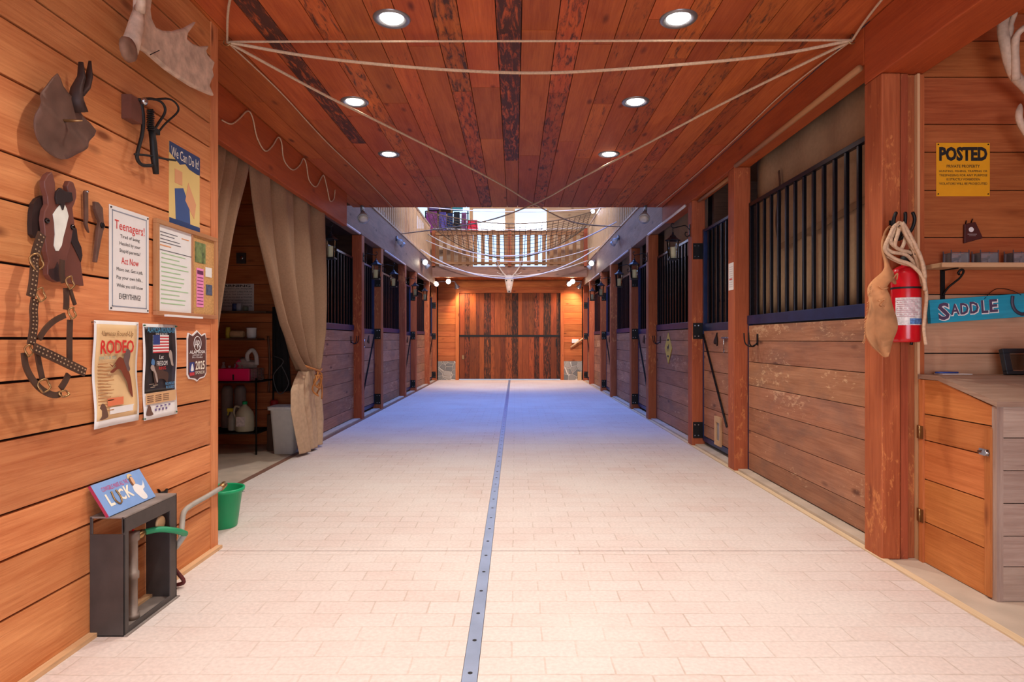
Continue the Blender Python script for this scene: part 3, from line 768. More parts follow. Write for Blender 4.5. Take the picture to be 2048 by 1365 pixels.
LR = ['lantern over the stall with the yellow plaque, nearest of the right row', 'lantern on the right post just beyond the yellow plaque stall', 'lantern on the fifth right post counting from the viewer', 'lantern on the sixth right post, second farthest of the right row', 'lantern with pale rim, farthest of the right row']
for i in range(5): lantern((2.0, RP[i+2]-.085, 2.43), 'R', 'black '+LR[i], i)

# ================================================================== FLOOD LAMPS
def flood(loc, aims, mats, label, scale=1.0, power=0, color=(1, .75, .45), gapv=(0, .11, 0)):
    t = thing('flood_lamp', loc, label, 'flood lamp')
    mb = MB(); c = Vector((0, 0, 0)); mb.lathe([(.05*scale, -.012), (.05*scale, .012)], (0, 0, 0), 14, axis='x'); mb.build('mounting_plate', plain('grey_fixture', '#6c7178', .45, .3), t)
    for i, a in enumerate(aims):
        d = Vector(a).normalized(); R = d.to_track_quat('Z', 'Y').to_matrix()
        off = Vector(gapv)*((i-(len(aims)-1)/2)*scale)
        base = off+d*.05*scale
        mb = MB(); mb.tube([(0, 0, 0), tuple(off), tuple(base)] if off.length > 1e-4 else [(0, 0, 0), tuple(base)], .012*scale, 8)
        mb.lathe([(.022*scale, 0), (.028*scale, .03*scale), (.058*scale, .09*scale), (.060*scale, .115*scale), (.05*scale, .112*scale)], base, 16, rot=R)
        h = mb.build('lamp_head', plain('grey_lamp_head', '#aeb2b8', .35, .3), t)
        mb = MB(); mb.lathe([(.047*scale, .1125*scale), (.05*scale, .118*scale), (.02*scale, .128*scale)], base, 16, rot=R); mb.build('bulb', M[mats[i]], h)
        if mats[i] != 'lampoff' and power and i == len(aims)-1:
            p = Vector(loc)+base+d*.15*scale
            spot('flood_light', p, d, power, color, 115, 0.9, 0.05)
    return t
warm = (1.0, .60, .33)
flood((-2.28, 12.1, 3.16), [(.5, -.5, -.5), (.5, .5, -.6)], ['lampoff', 'lampoff'], 'unlit twin flood lamp on the left band above the lantern row')
flood((1.98, 12.0, 3.16), [(-.5, -.5, -.5), (-.5, .5, -.6)], ['lampoff', 'lampoff'], 'unlit twin flood lamp on the right band above the lantern row')
flood((-2.28, 15.4, 3.14), [(.5, -.8, -.3), (.6, .5, -.7)], ['warmlamp', 'warmlamp'], 'glowing twin flood lamp on the left band, nearer than the balcony', 1.2, power=230, color=(1, .82, .64))
flood((1.98, 15.6, 3.14), [(-.5, -.8, -.3), (-.6, .5, -.7)], ['warmlamp', 'warmlamp'], 'glowing twin flood lamp on the right band, nearer than the balcony', 1.2, power=230, color=(1, .82, .64))
flood((-1.98, 18.2, 2.90), [(-.3, -.8, -.4), (.3, -1, -.1), (.35, .4, -.85)], ['warmlamp', 'warmlamp', 'warmlamp'], 'glowing twin flood lamp under the balcony, left of the plank door', 1.3, power=120, color=warm, gapv=(.17, 0, 0))
flood((1.72, 18.2, 2.90), [(.3, -.8, -.4), (-.3, -1, -.1), (-.35, .4, -.85)], ['warmlamp', 'warmlamp', 'warmlamp'], 'glowing twin flood lamp under the balcony, right of the plank door', 1.3, power=120, color=warm, gapv=(.17, 0, 0))
flood((1.99, 15.75, 4.46), [(-.3, -.9, -.3)], ['coollamp'], 'single bluish-white lamp glowing high on the right loft railing', power=25, color=(.6, .7, 1))
flood((-2.05, 8.40, 2.955), [(.2, -.6, -.7)], ['lampoff'], 'single unlit lamp under the left end of the low ceiling edge', 1.3)
flood((1.75, 8.40, 2.955), [(-.2, -.6, -.7)], ['lampoff'], 'single unlit lamp under the right end of the low ceiling edge', 1.3)

# ================================================================== CEILING CANS
def can(x, y, label):
    t = thing('ceiling_light', (x, y, CEIL), label, 'ceiling light', 0, 'round recessed ceiling lights')
    mb = MB(); mb.lathe([(.062, 0), (.062, -.004), (.098, -.010), (.105, -.002), (.105, 0)], (0, 0, 0), 28, cap=False); mb.build('trim_ring', plain('grey_ring', '#8b8a8c', .3, .6), t)
    mb = MB(); mb.lathe([(.063, -.001), (.05, -.012), (.02, -.016)], (0, 0, 0), 24); mb.build('bulb', M['lamp'], t)
    spot('can_light', (x, y, CEIL-.03), (0, 0, -1), 88, (1.0, .94, .87), 122, 0.8, .04)
cans = [(-.69, 3.50, 'recessed ceiling light nearest the viewer on the left'), (.915, 3.50, 'recessed ceiling light nearest the viewer on the right'), (-1.21, 4.72, 'middle recessed ceiling light of the left row'), (.91, 4.72, 'middle recessed ceiling light of the right row'),
        (-1.22, 6.05, 'farthest recessed ceiling light of the left row, behind the rope'), (.91, 6.05, 'farthest recessed ceiling light of the right row')]
for x, y, l in cans: can(x, y, l)
for y in (-.6, .8, 2.15):
    for x in (-.69, .915): can(x, y, 'recessed ceiling light behind the viewer, over the entrance')

# ================================================================== LOFT RAILINGS
def railing(p0, p1, z0, label, sp, wb, posts, height=1.0, thick=.03, mt=None):
    mt = mt or M['balus']
    """railing from p0 to p1 (x,y) standing on z0"""
    d = Vector((p1[0]-p0[0], p1[1]-p0[1])); L = d.length; a = math.atan2(d.y, d.x)
    t = thing('loft_railing', (p0[0], p0[1], z0), label, 'railing', a)
    mb = MB(); mb.box((0, -.045, height-.045), (L, .045, height), 0); mb.box((0, -.02, height-.12), (L, .02, height-.046), 0); mb.build('top_rail', mt, t)
    mb = MB(); mb.box((0, -.02, .06), (L, .02, .13), 0); mb.build('bottom_rail', mt, t)
    n = int(L/sp); b0 = None
    for i in range(n):
        x = (i+.5)*L/n
        if b0 is None:
            mb = MB(); mb.box((-wb/2, -.0205-thick, .04), (wb/2, -.0205, height-.046), 2); b0 = mb.build('baluster', mt, t); o = b0
        else: o = b0.copy(); COL.objects.link(o)
        o.location = (x, 0, 0)
    for x, h in posts:
        mb = MB(); mb.box((x-.05, -.05+.072, 0), (x+.05, .05+.072, h), 2); mb.build('newel_post', M['post'], t)
railing((1.98, 17.42), (-2.28, 17.42), 3.242, 'wooden railing along the front of the far balcony', .204, .105, [(.02, 1.05), (2.13, 1.05), (4.24, 1.05)], mt=M['balc'])
bpy.data.objects['loft_railing'].rotation_euler.z = PI
railing((-2.37, 8.55), (-2.37, 17.3), 3.364, 'long wooden loft railing above the left stalls', .19, .045, [(5.6, 1.3), (8.6, 1.1)], thick=.018)
railing((2.07, 17.3), (2.07, 8.55), 3.364, 'long wooden loft railing above the right stalls', .19, .045, [(1.9, 1.9), (.1, 1.1)], thick=.018)

# ================================================================== ROPES, NET
def rope(pts, r, mat, name, label, n=8, cat='rope', group=None):
    mb = MB(); mb.tube(catmull(pts, n), r, 6); return tag(mb.build(name, mat), label, cat, group)
HL = Vector((-1.735+.03, 3.70, 2.965)); HR = Vector((1.985, 3.68, 2.965))
def sag(a, b, s, n=10):
    a = Vector(a); b = Vector(b); return [a.lerp(b, i/n)-Vector((0, 0, s*4*(i/n)*(1-i/n))) for i in range(n+1)]
rope(sag(HL, HR, -.0, 10), .007, M['rope'], 'ceiling_rope', 'nearly straight pale rope strung across just under the ceiling', 2)
rope([HL]+[Vector(FW(x, y, d)[:1]+(d,)+FW(x, y, d)[1:]) for x, y, d in ((600, 110, 3.80), (750, 128, 3.86), (900, 140, 3.9), (1060, 146, 3.9), (1200, 141, 3.86), (1400, 126, 3.8), (1560, 108, 3.74))]+[HR], .010, M['rope'], 'ceiling_rope', 'second pale rope across the ceiling, sagging a little lower than the straight one')
X0 = Vector((.215, 7.7, 2.885))
rope([HL, (-1.35, 4.4, 2.93), (-.95, 5.1, 2.90), (-.55, 5.9, 2.89), (-.1, 6.9, 2.885), X0, (.9, 9.2, 2.92), (1.97, 11.6, 3.30)], .010, M['rope'], 'ceiling_rope', 'pale rope running from the left corner hook across to the right band', 10)
rope([HR, (1.55, 4.5, 2.93), (1.15, 5.4, 2.90), (.7, 6.5, 2.888), X0+Vector((0, 0, -.02)), (-.6, 9.4, 2.95), (-2.27, 12.4, 3.30)], .010, M['rope'], 'ceiling_rope', 'pale rope running from the right corner hook across to the left band', 10)
rope([HL, (-1.45, 3.2, 2.97), (-1.15, 2.9, 2.96)], .007, M['rope'], 'ceiling_rope', 'short rope from the left corner hook towards the viewer')
rope([HR, (1.93, 3.4, 2.97), (1.85, 2.9, 2.96)], .007, M['rope'], 'ceiling_rope', 'short rope from the right corner hook towards the viewer')
rope([HL, (-1.69, 4.5, 2.985), (-1.69, 5.6, 2.975), (-1.66, 7.0, 2.985), (-1.64, 8.45, 2.985)], .005, M['rope'], 'stray_cord', 'thin cord running along the ceiling left edge away from the viewer', cat='cord')
rope([HR, (1.94, 4.5, 2.985), (1.95, 5.6, 2.98), (1.95, 7.0, 2.985), (1.9, 8.45, 2.985)], .005, M['rope'], 'stray_cord', 'thin cord running along the ceiling right edge away from the viewer', cat='cord')
for v, l in ((HL, 'left'), (HR, 'right')):
    mb = MB(); mb.tube([(v.x, v.y, v.z+.035), (v.x, v.y, v.z)], .005, 6); mb.tube(catmull([(v.x-.015, v.y, v.z+.01), (v.x-.02, v.y, v.z-.01), (v.x, v.y, v.z-.022), (v.x+.02, v.y, v.z-.01), (v.x+.012, v.y, v.z+.012)], 5), .004, 6)
    tag(mb.build('ceiling_hook', M['brass']), 'small metal hook at the %s end of the ceiling ropes' % l, 'hook')
# looped cord on the left beam
pts = []
bx = -2.062
for px, py in ((443, 240), (462, 248), (478, 238), (495, 222), (505, 235), (514, 275), (530, 302), (545, 292), (556, 275), (563, 285), (568, 320), (585, 340), (600, 330), (607, 315), (613, 330), (618, 360), (632, 374), (643, 355), (648, 352), (655, 380), (660, 402), (668, 398), (670, 380)):
    y, z = LW(px, py, bx); pts.append((bx, y, min(z, 2.97)))
rope(pts, .006, M['rope'], 'looped_cord', 'pale cord draped in loops along the beam over the curtains', 4, 'cord')
# pale ropes in the open well
G = 'pale ropes strung across the open well'
rope(sag((-2.28, 16.4, 3.97), (1.98, 12.2, 3.50), .62), .014, M['cord'], 'well_rope', 'pale rope crossing the well highest, rising steeply to the right', 3, group=G)
rope(sag((-2.28, 15.1, 3.38), (1.98, 14.6, 3.38), .72), .014, M['cord'], 'well_rope', 'pale rope crossing the well in a deep sag above the skull', 3, group=G)
rope(sag((-2.28, 17.25, 3.36), (1.98, 17.0, 3.36), .42), .013, M['cord'], 'well_rope', 'pale rope sagging just in front of the far balcony beam', 3, group=G)
rope(sag((-2.28, 16.0, 3.75), (1.98, 15.5, 3.50), .45), .009, M['cord'], 'well_rope', 'thin pale rope crossing the middle of the balcony railing', 3, group=G)
rope(sag((-2.28, 17.26, 4.28), (1.98, 17.26, 4.30), .05), .012, M['cord'], 'well_rope', 'taut pale rope level with the top of the balcony railing', 3, group=G)
rope(sag((-2.28, 13.2, 4.05), (1.98, 13.6, 4.08), .12), .009, M['cord'], 'well_rope', 'thin pale rope high up just under the low ceiling edge', 3, group=G)
def net():
    def P(u, v):
        x = -2.20+4.10*u; y = 15.4+1.6*v; e = 4*u*(1-u)
        z = 4.38-.16*v - e*(.33+.42*v) + .02*math.sin(v*9+u*5)
        if v > .6: z -= .05*math.sin((v-.6)*6)*e
        return Vector((x, y, z))
    mb = MB()
    for i in range(31):
        mb.tube([P(i/30, j/12) for j in range(13)], .0065, 4, caps=False)
    for j in range(12):
        r = .014 if j in (0, 11) else .0065
        mb.tube([P(i/36, j/11) for i in range(37)], r, 4, caps=False)
    tag(mb.build('cargo_net', plain('net_rope', '#6b5543', .9)), 'dark knotted cargo net sagging across the well before the loft windows', 'net')
net()

# ================================================================== LEFT WALL: SIGNS AND TOOLS
def lw_thing(name, px, py, label, cat, off=0.0, group=None):
    """thing on the near left wall; local x runs away from the viewer, -y points into the aisle"""
    Y, Z = LW(px, py, XL+off)
    t = thing(name, (XL+off, Y, Z), label, cat, PI/2, group)
    def q(x, y, o=off):
        a, b = LW(x, y, XL+o); return (a-Y, b-Z)
    return t, q
def quad(mb, x0, z0, x1, z1, y0, y1, mi=0): mb.box((min(x0, x1), min(y0, y1), min(z0, z1)), (max(x0, x1), max(y0, y1), max(z0, z1)), mi=mi)
def pins(t, pts, mat, r=.004, y=-.004):
    mb = MB()
    for x, z in pts: mb.lathe([(r, 0), (r*.9, y), (r*.3, y*1.4)], (x, 0, z), 8, axis='y')
    return mb.build('pins', mat, t)
def rects(name, L, mat, t, y=-.003):
    mb = MB()
    for x0, z0, x1, z1 in L: quad(mb, x0, z0, x1, z1, y, y+.0012)
    return mb.build(name, mat, t)
def polys(name, L, mat, t, y=-.003, th=.0012):
    for P in L:
        mb = MB(); mb.poly(P, y, y+th); o = mb.build(name, mat, t)
    return o
flat = lambda n, c, r=.5: plain(n, c, r, noise=0.02)

# --- white metal sign "Teenagers!"
t = thing('metal_sign', (XL, 2.645, 1.325), 'white enamel sign with red and black joke lettering about teenagers', 'sign', PI/2)
w, h = .285, .45
mb = MB(); mb.poly([(0, 0), (w, 0), (w, h), (0, h)], -.003, -.001); mb.build('sign_panel', M['white'], t)
rects('border_line', [(.018, .018, w-.018, .022), (.018, h-.022, w-.018, h-.018), (.018, .018, .022, h-.018), (w-.022, .018, w-.018, h-.018)], flat('grey_line', '#8a93a0'), t, -.0045)
textmesh('red_headings', [('Teenagers!', w/2, .367, .052, .215), ('Act Now', w/2, .222, .030, .125)], M['redink'], t, -.0042)
textmesh('black_lettering', [('Tired of being', w/2, .325, .019, .14), ('Hassled by your', w/2, .294, .020, .15), ('Stupid parents?', w/2, .263, .020, .15), ('Move out. Get a job,', w/2, .180, .020, .19), ('Pay your own bills...', w/2, .145, .020, .19), ('While you still know', w/2, .109, .020, .19), ('EVERYTHING!', w/2, .065, .024, .155)], M['ink'], t, -.0042)
pins(t, [(.01, .01), (w-.01, .01), (.01, h-.01), (w-.01, h-.01)], M['iron'], .004, -.006)

# --- generic worker poster with blue banner
t = thing('poster', (XL, 3.105, 1.785), 'yellow poster with navy banner reading We Can Do It!', 'poster', PI/2)
w, h = .30, .405
mb = MB(); mb.box((0, -.002, 0), (w, 0, h)); mb.build('poster_sheet', flat('poster_yellow', '#e2c67c'), t)
navy = flat('poster_navy', '#28406f')
polys('banner', [[(0, h-.055), (.10, h-.092), (.15, h-.075), (.19, h-.092), (.27, h-.098), (w, h-.095), (w, h), (0, h)], [(0, 0), (w, 0), (w, .025), (0, .025)], ], navy, t, -.0035)
polys('navy_shape', [[(.06, .026), (.20, .026), (.19, .12), (.13, .2), (.05, .18)]], flat('poster_blue', '#3b5588'), t, -.0032)
polys('peach_shape', [[(.15, .14), (.24, .06), (.26, .14), (.18, .24)], [(.05, .21), (.12, .21), (.12, .28), (.05, .28)]], flat('poster_peach', '#dca070'), t, -.0034)
textmesh('lettering', [('We Can Do It!', w/2, h-.044, .050, .27)], flat('cream_ink', '#efe8d4'), t, -.0042)

# --- whiteboard and cork board
t = thing('memo_board', (XL, 2.966, 1.317), 'wood-framed board, half dry-erase and half cork with pinned cards', 'board', PI/2)
w, h = .605, .462
fw = wood('oak_frame', '#c08c62', '#a57048', var=.05, knots=0)
mb = MB()
for lo, hi in (((0, -.022, 0), (w, -.001, .022)), ((0, -.022, h-.022), (w, -.001, h)), ((0, -.022, .022), (.022, -.001, h-.022)), ((w-.022, -.022, .022), (w, -.001, h-.022)), ((.335, -.017, .022), (.347, -.001, h-.022))): mb.box(lo, hi)
mb.build('board_frame', fw, t, bev=.002)
mb = MB(); mb.box((.022, -.010, .022), (.336, -.002, h-.022)); mb.build('dry_erase_panel', plain('whiteboard', '#eeeeea', .2, noise=.02), t)
mb = MB(); mb.box((.346, -.010, .022), (w-.022, -.002, h-.022)); mb.build('cork_panel', plain('cork', '#c99a5e', .9, noise=.25, scale=90), t)
mb = MB(); mb.box((.06, -.04, -.004), (.40, -.022, .006)); mb.build('pen_tray', M['white'], t)
rr = random.Random(3)
rects('green_writing', [(.05+rr.random()*.01, z, .05+.16+rr.random()*.11, z+.004) for z in [.06+.022*i for i in range(12)]], flat('green_ink', '#a5cf9a'), t, -.0115)
rects('black_writing', [(.045, .405, .20, .408), (.05, .39, .17, .393), (.045, .372, .22, .375), (.045, .357, .23, .360), (.022, .318, .335, .321)], flat('grey_ink', '#55585e'), t, -.0115)
rects('orange_writing', [(.045, .340, .14, .345), (.24, .40, .31, .404)], flat('orange_ink', '#e39a5e'), t, -.0115)
def card(name, x0, z0, x1, z1, mat, lab=None):
    mb = MB(); quad(mb, x0, z0, x1, z1, -.012, -.0105); o = mb.build(name, mat, t)
    if lab: o['label'] = lab
    return o
c = card('photo_card', .372, .30, .485, .41, plain('photo_green', '#76864f', .4, noise=.6, scale=35), 'green outdoor snapshot')
c = card('pink_slip', .388, .06, .462, .27, flat('pink_paper', '#ee8fc0'), 'pink price slip')
rects('dark_heading', [(.394, .238, .456, .258)], flat('plum_ink', '#6a2a55'), c, -.0135)
rects('writing', [(.394, .075+.018*i, .455, .078+.018*i) for i in range(9)], flat('plum_ink', '#6a2a55'), c, -.0135)
card('white_card', .485, .232, .555, .285, M['white'], 'small white card')
card('photo_card', .492, .132, .56, .19, plain('photo_blue', '#54617a', .4, noise=.6, scale=40), 'small blue snapshot')

# --- rodeo poster (tan)
t = thing('poster', (XL, 2.535, .835), 'tan rodeo poster with big red RODEO and a bucking horse', 'poster', PI/2)
w, h = .30, .445
mb = MB()
def wv(u, v): return (u*w+.004*math.sin(v*7), -.006-.004*math.sin(v*8+1)-.003*math.cos(u*6), v*h)
mb.sheet(wv, 10, 20); solid(mb.build('poster_sheet', M['white'], t), .001)
mb = MB(); mb.sheet(lambda u, v: (.014+u*(w-.028)+.004*math.sin(v*7), wv(u, v)[1]-.0012, .03+v*(h-.045)), 10, 20); solid(mb.build('printed_area', plain('poster_tan', '#e3bf8a', .6, noise=.12, scale=7), t), .0006)
textmesh('red_lettering', [('RODEO', .152, .335, .058, .225, 0, 0, .02)], M['redink'], t, -.0135)
textmesh('script_lettering', [('Alamosa Round-Up', .15, .388, .030, .22, .3)], flat('brown_ink', '#8a6138'), t, -.0135)
textmesh('date_lettering', [('JUNE 25-28, 2025', .085, .288, .016, .11)], flat('teal_ink', '#4f9aa0'), t, -.0135)
rects('small_print', [(.025, .262-.014*i, .085+.02*((i*7) % 3), .266-.014*i) for i in range(15)], flat('print_ink', '#b5804e'), t, -.0135)
polys('bucking_horse', [smooth2([(.10, .262), (.12, .255), (.135, .268), (.16, .29), (.185, .282), (.21, .25), (.235, .21), (.25, .15), (.255, .11), (.24, .125), (.225, .15), (.215, .18), (.19, .21), (.17, .235), (.15, .24), (.12, .225), (.10, .228), (.115, .238), (.14, .25), (.13, .262), (.115, .25)], 3)], flat('horse_brown', '#7c3a20'), t, -.0140)
polys('rider', [smooth2([(.19, .28), (.205, .31), (.215, .325), (.235, .315), (.235, .29), (.225, .26), (.235, .235), (.22, .225), (.205, .25)], 3)], flat('rider_grey', '#6b5550'), t, -.0146)
rects('red_box', [(.085, .085, .19, .118)], flat('box_red', '#e07a50'), t, -.0135)
rects('sponsor_strip', [(.10, .050, .285, .078)], M['white'], t, -.0132)
polys('portrait', [smooth2([(.03, .035), (.03, .07), (.045, .098), (.065, .095), (.08, .07), (.085, .04)], 3)], flat('portrait_brown', '#6a4a3a'), t, -.0137)
pins(t, [(.005, h-.008), (w-.01, h-.012)], M['chrome'], .004, -.012)

# --- rodeo poster (dark)
t = thing('poster', (XL, 2.882, .825), 'dark rodeo poster with American flag and white sponsor strip', 'poster', PI/2)
w, h = .285, .45
def wv2(u, v): return (u*w+.003*math.sin(v*6+1), -.005-.003*math.sin(v*9+2), v*h)
mb = MB(); mb.sheet(wv2, 8, 20); solid(mb.build('poster_sheet', M['white'], t), .001)
mb = MB(); mb.sheet(lambda u, v: (.014+u*(w-.028), wv2(0, .26+v*.70)[1]-.0012, .125+v*(h-.14)), 8, 16); solid(mb.build('printed_area', plain('poster_dark', '#2c2624', .4, noise=.7, scale=14), t), .0006)
rects('tan_panel', [(.014, .072, w-.014, .124)], flat('panel_tan', '#d5a978'), t, -.0100)
textmesh('title_lettering', [('ALAMOSA ROUND-UP', w/2, .422, .026, .235, 0, 0, .01)], flat('title_blue', '#4a93b8'), t, -.0112)
rects('flag_red_stripes', [(.07, .312+.0143*i, .205, .319+.0143*i) for i in range(6)], flat('flag_red', '#c23a3e'), t, -.0113)
rects('flag_white_field', [(.07, .312, .205, .398)], M['white'], t, -.0108)
rects('flag_canton', [(.07, .352, .125, .398)], flat('flag_blue', '#2f3f7c'), t, -.0120)
textmesh('white_lettering', [('Let', .14, .292, .020, .035, .2), ('FREEDOM', .145, .262, .022, .09), ('JUNE 25-28, 2025', .14, .402, .010, .10)], M['white'], t, -.0113)
textmesh('red_lettering', [('RING', .148, .238, .016, .06)], M['redink'], t, -.0113)
textmesh('corner_lettering', [('ROUND-UP', .215, .160, .014, .08), ('RODEO', .215, .142, .014, .07)], flat('corner_blue', '#62a8d8'), t, -.0113)
polys('horse_and_rider', [smooth2([(.05, .245), (.07, .262), (.085, .235), (.10, .21), (.11, .175), (.10, .172), (.09, .195), (.078, .222), (.06, .23)], 3), smooth2([(.205, .30), (.215, .325), (.232, .31), (.238, .27), (.245, .245), (.228, .25), (.22, .27)], 3)], flat('rider_tan', '#a8978c'), t, -.0113)
polys('rider_shirt', [smooth2([(.055, .262), (.065, .285), (.082, .275), (.078, .255)], 3)], flat('shirt_blue', '#4f7aa8'), t, -.0116)
rects('autograph', [(.04, .165, .075, .167), (.07, .158, .11, .160), (.05, .150, .085, .152)], flat('pen_tan', '#c9b49a'), t, -.0113)
polys('brown_horse', [smooth2([(.07, .24), (.12, .25), (.16, .225), (.20, .21), (.19, .16), (.17, .18), (.12, .185), (.09, .15), (.08, .18)], 3)], flat('horse_dark', '#4b3325'), t, -.0110)
rects('small_print', [(x, .082+.009*i, x+.05, .0845+.009*i) for x in (.024, .09, .155) for i in range(4)], flat('print_dark', '#5e4030'), t, -.0112)
polys('portrait', [smooth2([(.02, .022), (.022, .045), (.035, .068), (.05, .062), (.06, .04), (.072, .02)], 3)], flat('portrait_brown', '#6a4a3a'), t, -.0105)
rects('sponsor_marks', [(.09+.03*i, .035, .102+.03*i, .046) for i in range(4)]+[(.10+.035*i, .053, .115+.035*i, .06) for i in range(4)], flat('mark_plum', '#6f5a86'), t, -.0098)
pins(t, [(.008, h-.008), (w-.008, h-.008), (.008, .008), (w-.008, .012)], plain('green_pin', '#245a32', .4), .004, -.010)

# --- brown shield sign
t = thing('shield_sign', (XL, 3.27, .975), 'brown shield-shaped sponsor sign, white border, marked 2025', 'sign', PI/2)
sh = [(.0, .235), (.0, .04), (.02, .018), (.075, .012), (.1, 0), (.125, .012), (.18, .018), (.20, .04), (.20, .235), (.19, .262), (.15, .25), (.10, .275), (.05, .25), (.01, .262)]
mb = MB(); mb.poly(sh, -.006, -.001); mb.build('white_border', M['white'], t)
mb = MB(); mb.poly([(.1+(x-.1)*.93, .13+(z-.13)*.94) for x, z in sh], -.0075, -.0062); mb.build('brown_field', plain('shield_brown', '#5d3a32', .5, noise=.3, scale=25), t)
textmesh('white_lettering', [('ALAMOSA', .1, .160, .018, .165, 0, 0, .02), ('ROUND-UP', .1, .143, .009, .10), ('Pro Rodeo', .1, .131, .010, .11, .3), ('A', .085, .205, .04, .035), ('R', .115, .200, .045, .032)], M['white'], t, -.0085)
mb = MB(); mb.tube([(.1+.038*math.cos(a*PI/12), -.0082, .205+.038*math.sin(a*PI/12)) for a in range(24)], .0018, 4, closed=True); mb.build('monogram_ring', M['white'], t)
textmesh('cream_lettering', [('2025', .128, .087, .048, .10, 0, 0, .02), ('SPONSOR', .128, .048, .017, .10)], flat('cream_ink', '#efe8d4'), t, -.0085)
rects('badge', [(.018, .035, .066, .105)], flat('flag_blue', '#2f3f7c'), t, -.0085); rects('badge_foot', [(.018, .035, .066, .052)], flat('flag_red', '#c23a3e'), t, -.0092)
polys('badge_horse', [smooth2([(.03, .06), (.036, .085), (.045, .098), (.055, .08), (.056, .06)], 3)], M['white'], t, -.0092)

# --- shovel blade
t, q = lw_thing('shovel_blade', 130, 310, 'old worn shovel blade with broken socket hanging high on the left wall', 'shovel', .03)
def cr1(x, y): return q(x/4.016, y/4.016, .07)
out = smooth2([cr1(*p) for p in [(487, 590), (530, 690), (600, 775), (640, 795), (665, 880), (690, 935), (795, 1050), (740, 1130), (680, 1190), (600, 1262), (520, 1282), (430, 1240), (350, 1160), (308, 1060), (298, 960), (300, 870), (320, 790), (400, 690)]], 2)
def warp(mb, pts, fn, cuts=2, th=.004, y0=0):
    mb.poly(pts, y0, y0+th)
    bmesh.ops.triangulate(mb.bm, faces=[f for f in mb.bm.faces if len(f.verts) > 4])
    for _ in range(cuts): bmesh.ops.subdivide_edges(mb.bm, edges=mb.bm.edges[:], cuts=1, use_grid_fill=True)
    for v in mb.bm.verts: v.co.y += fn(v.co.x, v.co.z)
    for f in mb.bm.faces: f.smooth = True
P1 = Vector(cr1(325, 850)); P2 = Vector(cr1(672, 1190)); dd = (P2-P1).normalized()
def shf(x, z):
    w_ = Vector((x, z))-P1; dist = abs(w_.x*dd.y-w_.y*dd.x); return -.022*math.exp(-(dist/.035)**2)
mb = MB(); warp(mb, out, shf, 3, .004, -.03); mb.build('blade', M['rust'], t)
mb = MB(); P = [cr1(650, 900), cr1(620, 800), cr1(625, 720), cr1(665, 620), cr1(660, 500)]
mb.tube([(x, -.035, z) for x, z in P], [.034, .03, .024, .017, .010], 8, flat=.6)
P = [cr1(640, 760), cr1(690, 700), cr1(715, 620), cr1(722, 490)]; mb.tube([(x, -.04, z) for x, z in P], [.02, .02, .016, .006], 8, flat=.5)
mb.build('socket', plain('dark_rust', '#3e2a24', .6, .35, noise=.4, scale=20), t)
pins(t, [cr1(505, 970)], M['brass'], .006, -.080)

# --- moose antler
def cr1(x, y): return q(x/4.016, y/4.016, .09)
t, q = lw_thing('moose_antler', 250, 100, 'pale broad moose antler mounted high on the left wall', 'antler', .08)
pal = [(1095, -150), (1088, 0), (1085, 100), (1070, 200), (1045, 300), (1010, 345), (1000, 400), (1040, 440), (1095, 420), (1112, 388), (1180, 430), (1260, 500), (1330, 560), (1430, 630), (1540, 700), (1650, 750), (1705, 772), (1668, 690), (1682, 650), (1702, 610), (1690, 560), (1710, 500), (1650, 440), (1640, 410), (1665, 368), (1600, 375), (1530, 350), (1485, 310), (1492, 270), (1565, 175), (1480, 225), (1380, 250), (1290, 245), (1230, 215), (1200, 150), (1190, 80), (1200, 0), (1225, -150)]
mb = MB(); mb.poly([cr1(*p) for p in pal], -.025, .005); o = mb.build('palm', M['bone'], t, bev=.010)
mb = MB(); P = [cr1(1020, 395), cr1(1050, 300), cr1(1080, 180), cr1(1100, 60)]
mb.tube([(x, -.02+i*.0, z) for i, (x, z) in enumerate(P)], [.036, .034, .03, .02], 10)
mb.tube([(*[cr1(1085, 90)[0], -.03, cr1(1085, 90)[1]],), (cr1(1060, 20)[0], -.05, cr1(1060, 20)[1]), (cr1(1040, -80)[0], -.07, cr1(1040, -80)[1])], [.022, .018, .008], 8)
mb.build('beam', M['bone'], t)
mb = MB(); x, z = q(1012/4.016, 398/4.016, .135); mb.lathe([(.028, .0), (.05, -.012), (.046, -.03), (.02, -.036)], (x, -.045, z), 14, axis='y'); mb.build('burr', M['bonedark'], t)
mb = MB(); mb.tube([(cr1(1170, 440)[0], -.03, cr1(1170, 440)[1]), (cr1(1235, 405)[0], -.035, cr1(1235, 405)[1])], .002, 5); mb.build('hanging_wire', M['iron'], t)

# --- old whip / hardware hung on the wall
def cr1(x, y): return q(x/4.016, y/4.016, .05)
t, q = lw_thing('coiled_whip', 285, 235, 'black coiled whip with spring handle hanging on a small block', 'whip', .045)
def c3(x, y, d=0): a, b = cr1(x, y); return (a, d, b)
mb = MB(); a = cr1(1065, 950); b = cr1(1150, 810); mb.box((a[0], .0, a[1]), (b[0], .044, b[1]), 2); mb.build('mounting_block', plain('block_brown', '#6e4233', .7, noise=.2), t)
mb = MB(); mb.tube(catmull([c3(1130, 790), c3(1150, 860), c3(1160, 960), c3(1150, 1080), c3(1120, 1200), c3(1110, 1270), c3(1150, 1325), c3(1230, 1330)], 5), .008, 6)
mb.tube(catmull([c3(1120, 800), c3(1220, 795, -.01), c3(1280, 830, -.02), c3(1300, 900, -.02), c3(1275, 1000), c3(1250, 1040)], 5), .006, 6)
mb.tube(catmull([c3(1240, 800), c3(1330, 795, -.02), c3(1380, 840, -.03), c3(1385, 900, -.03), c3(1340, 990), c3(1290, 1050)], 5), .005, 6)
mb.tube(catmull([c3(1090, 1240), c3(1200, 1250), c3(1320, 1275), c3(1420, 1290)], 4), .005, 6)
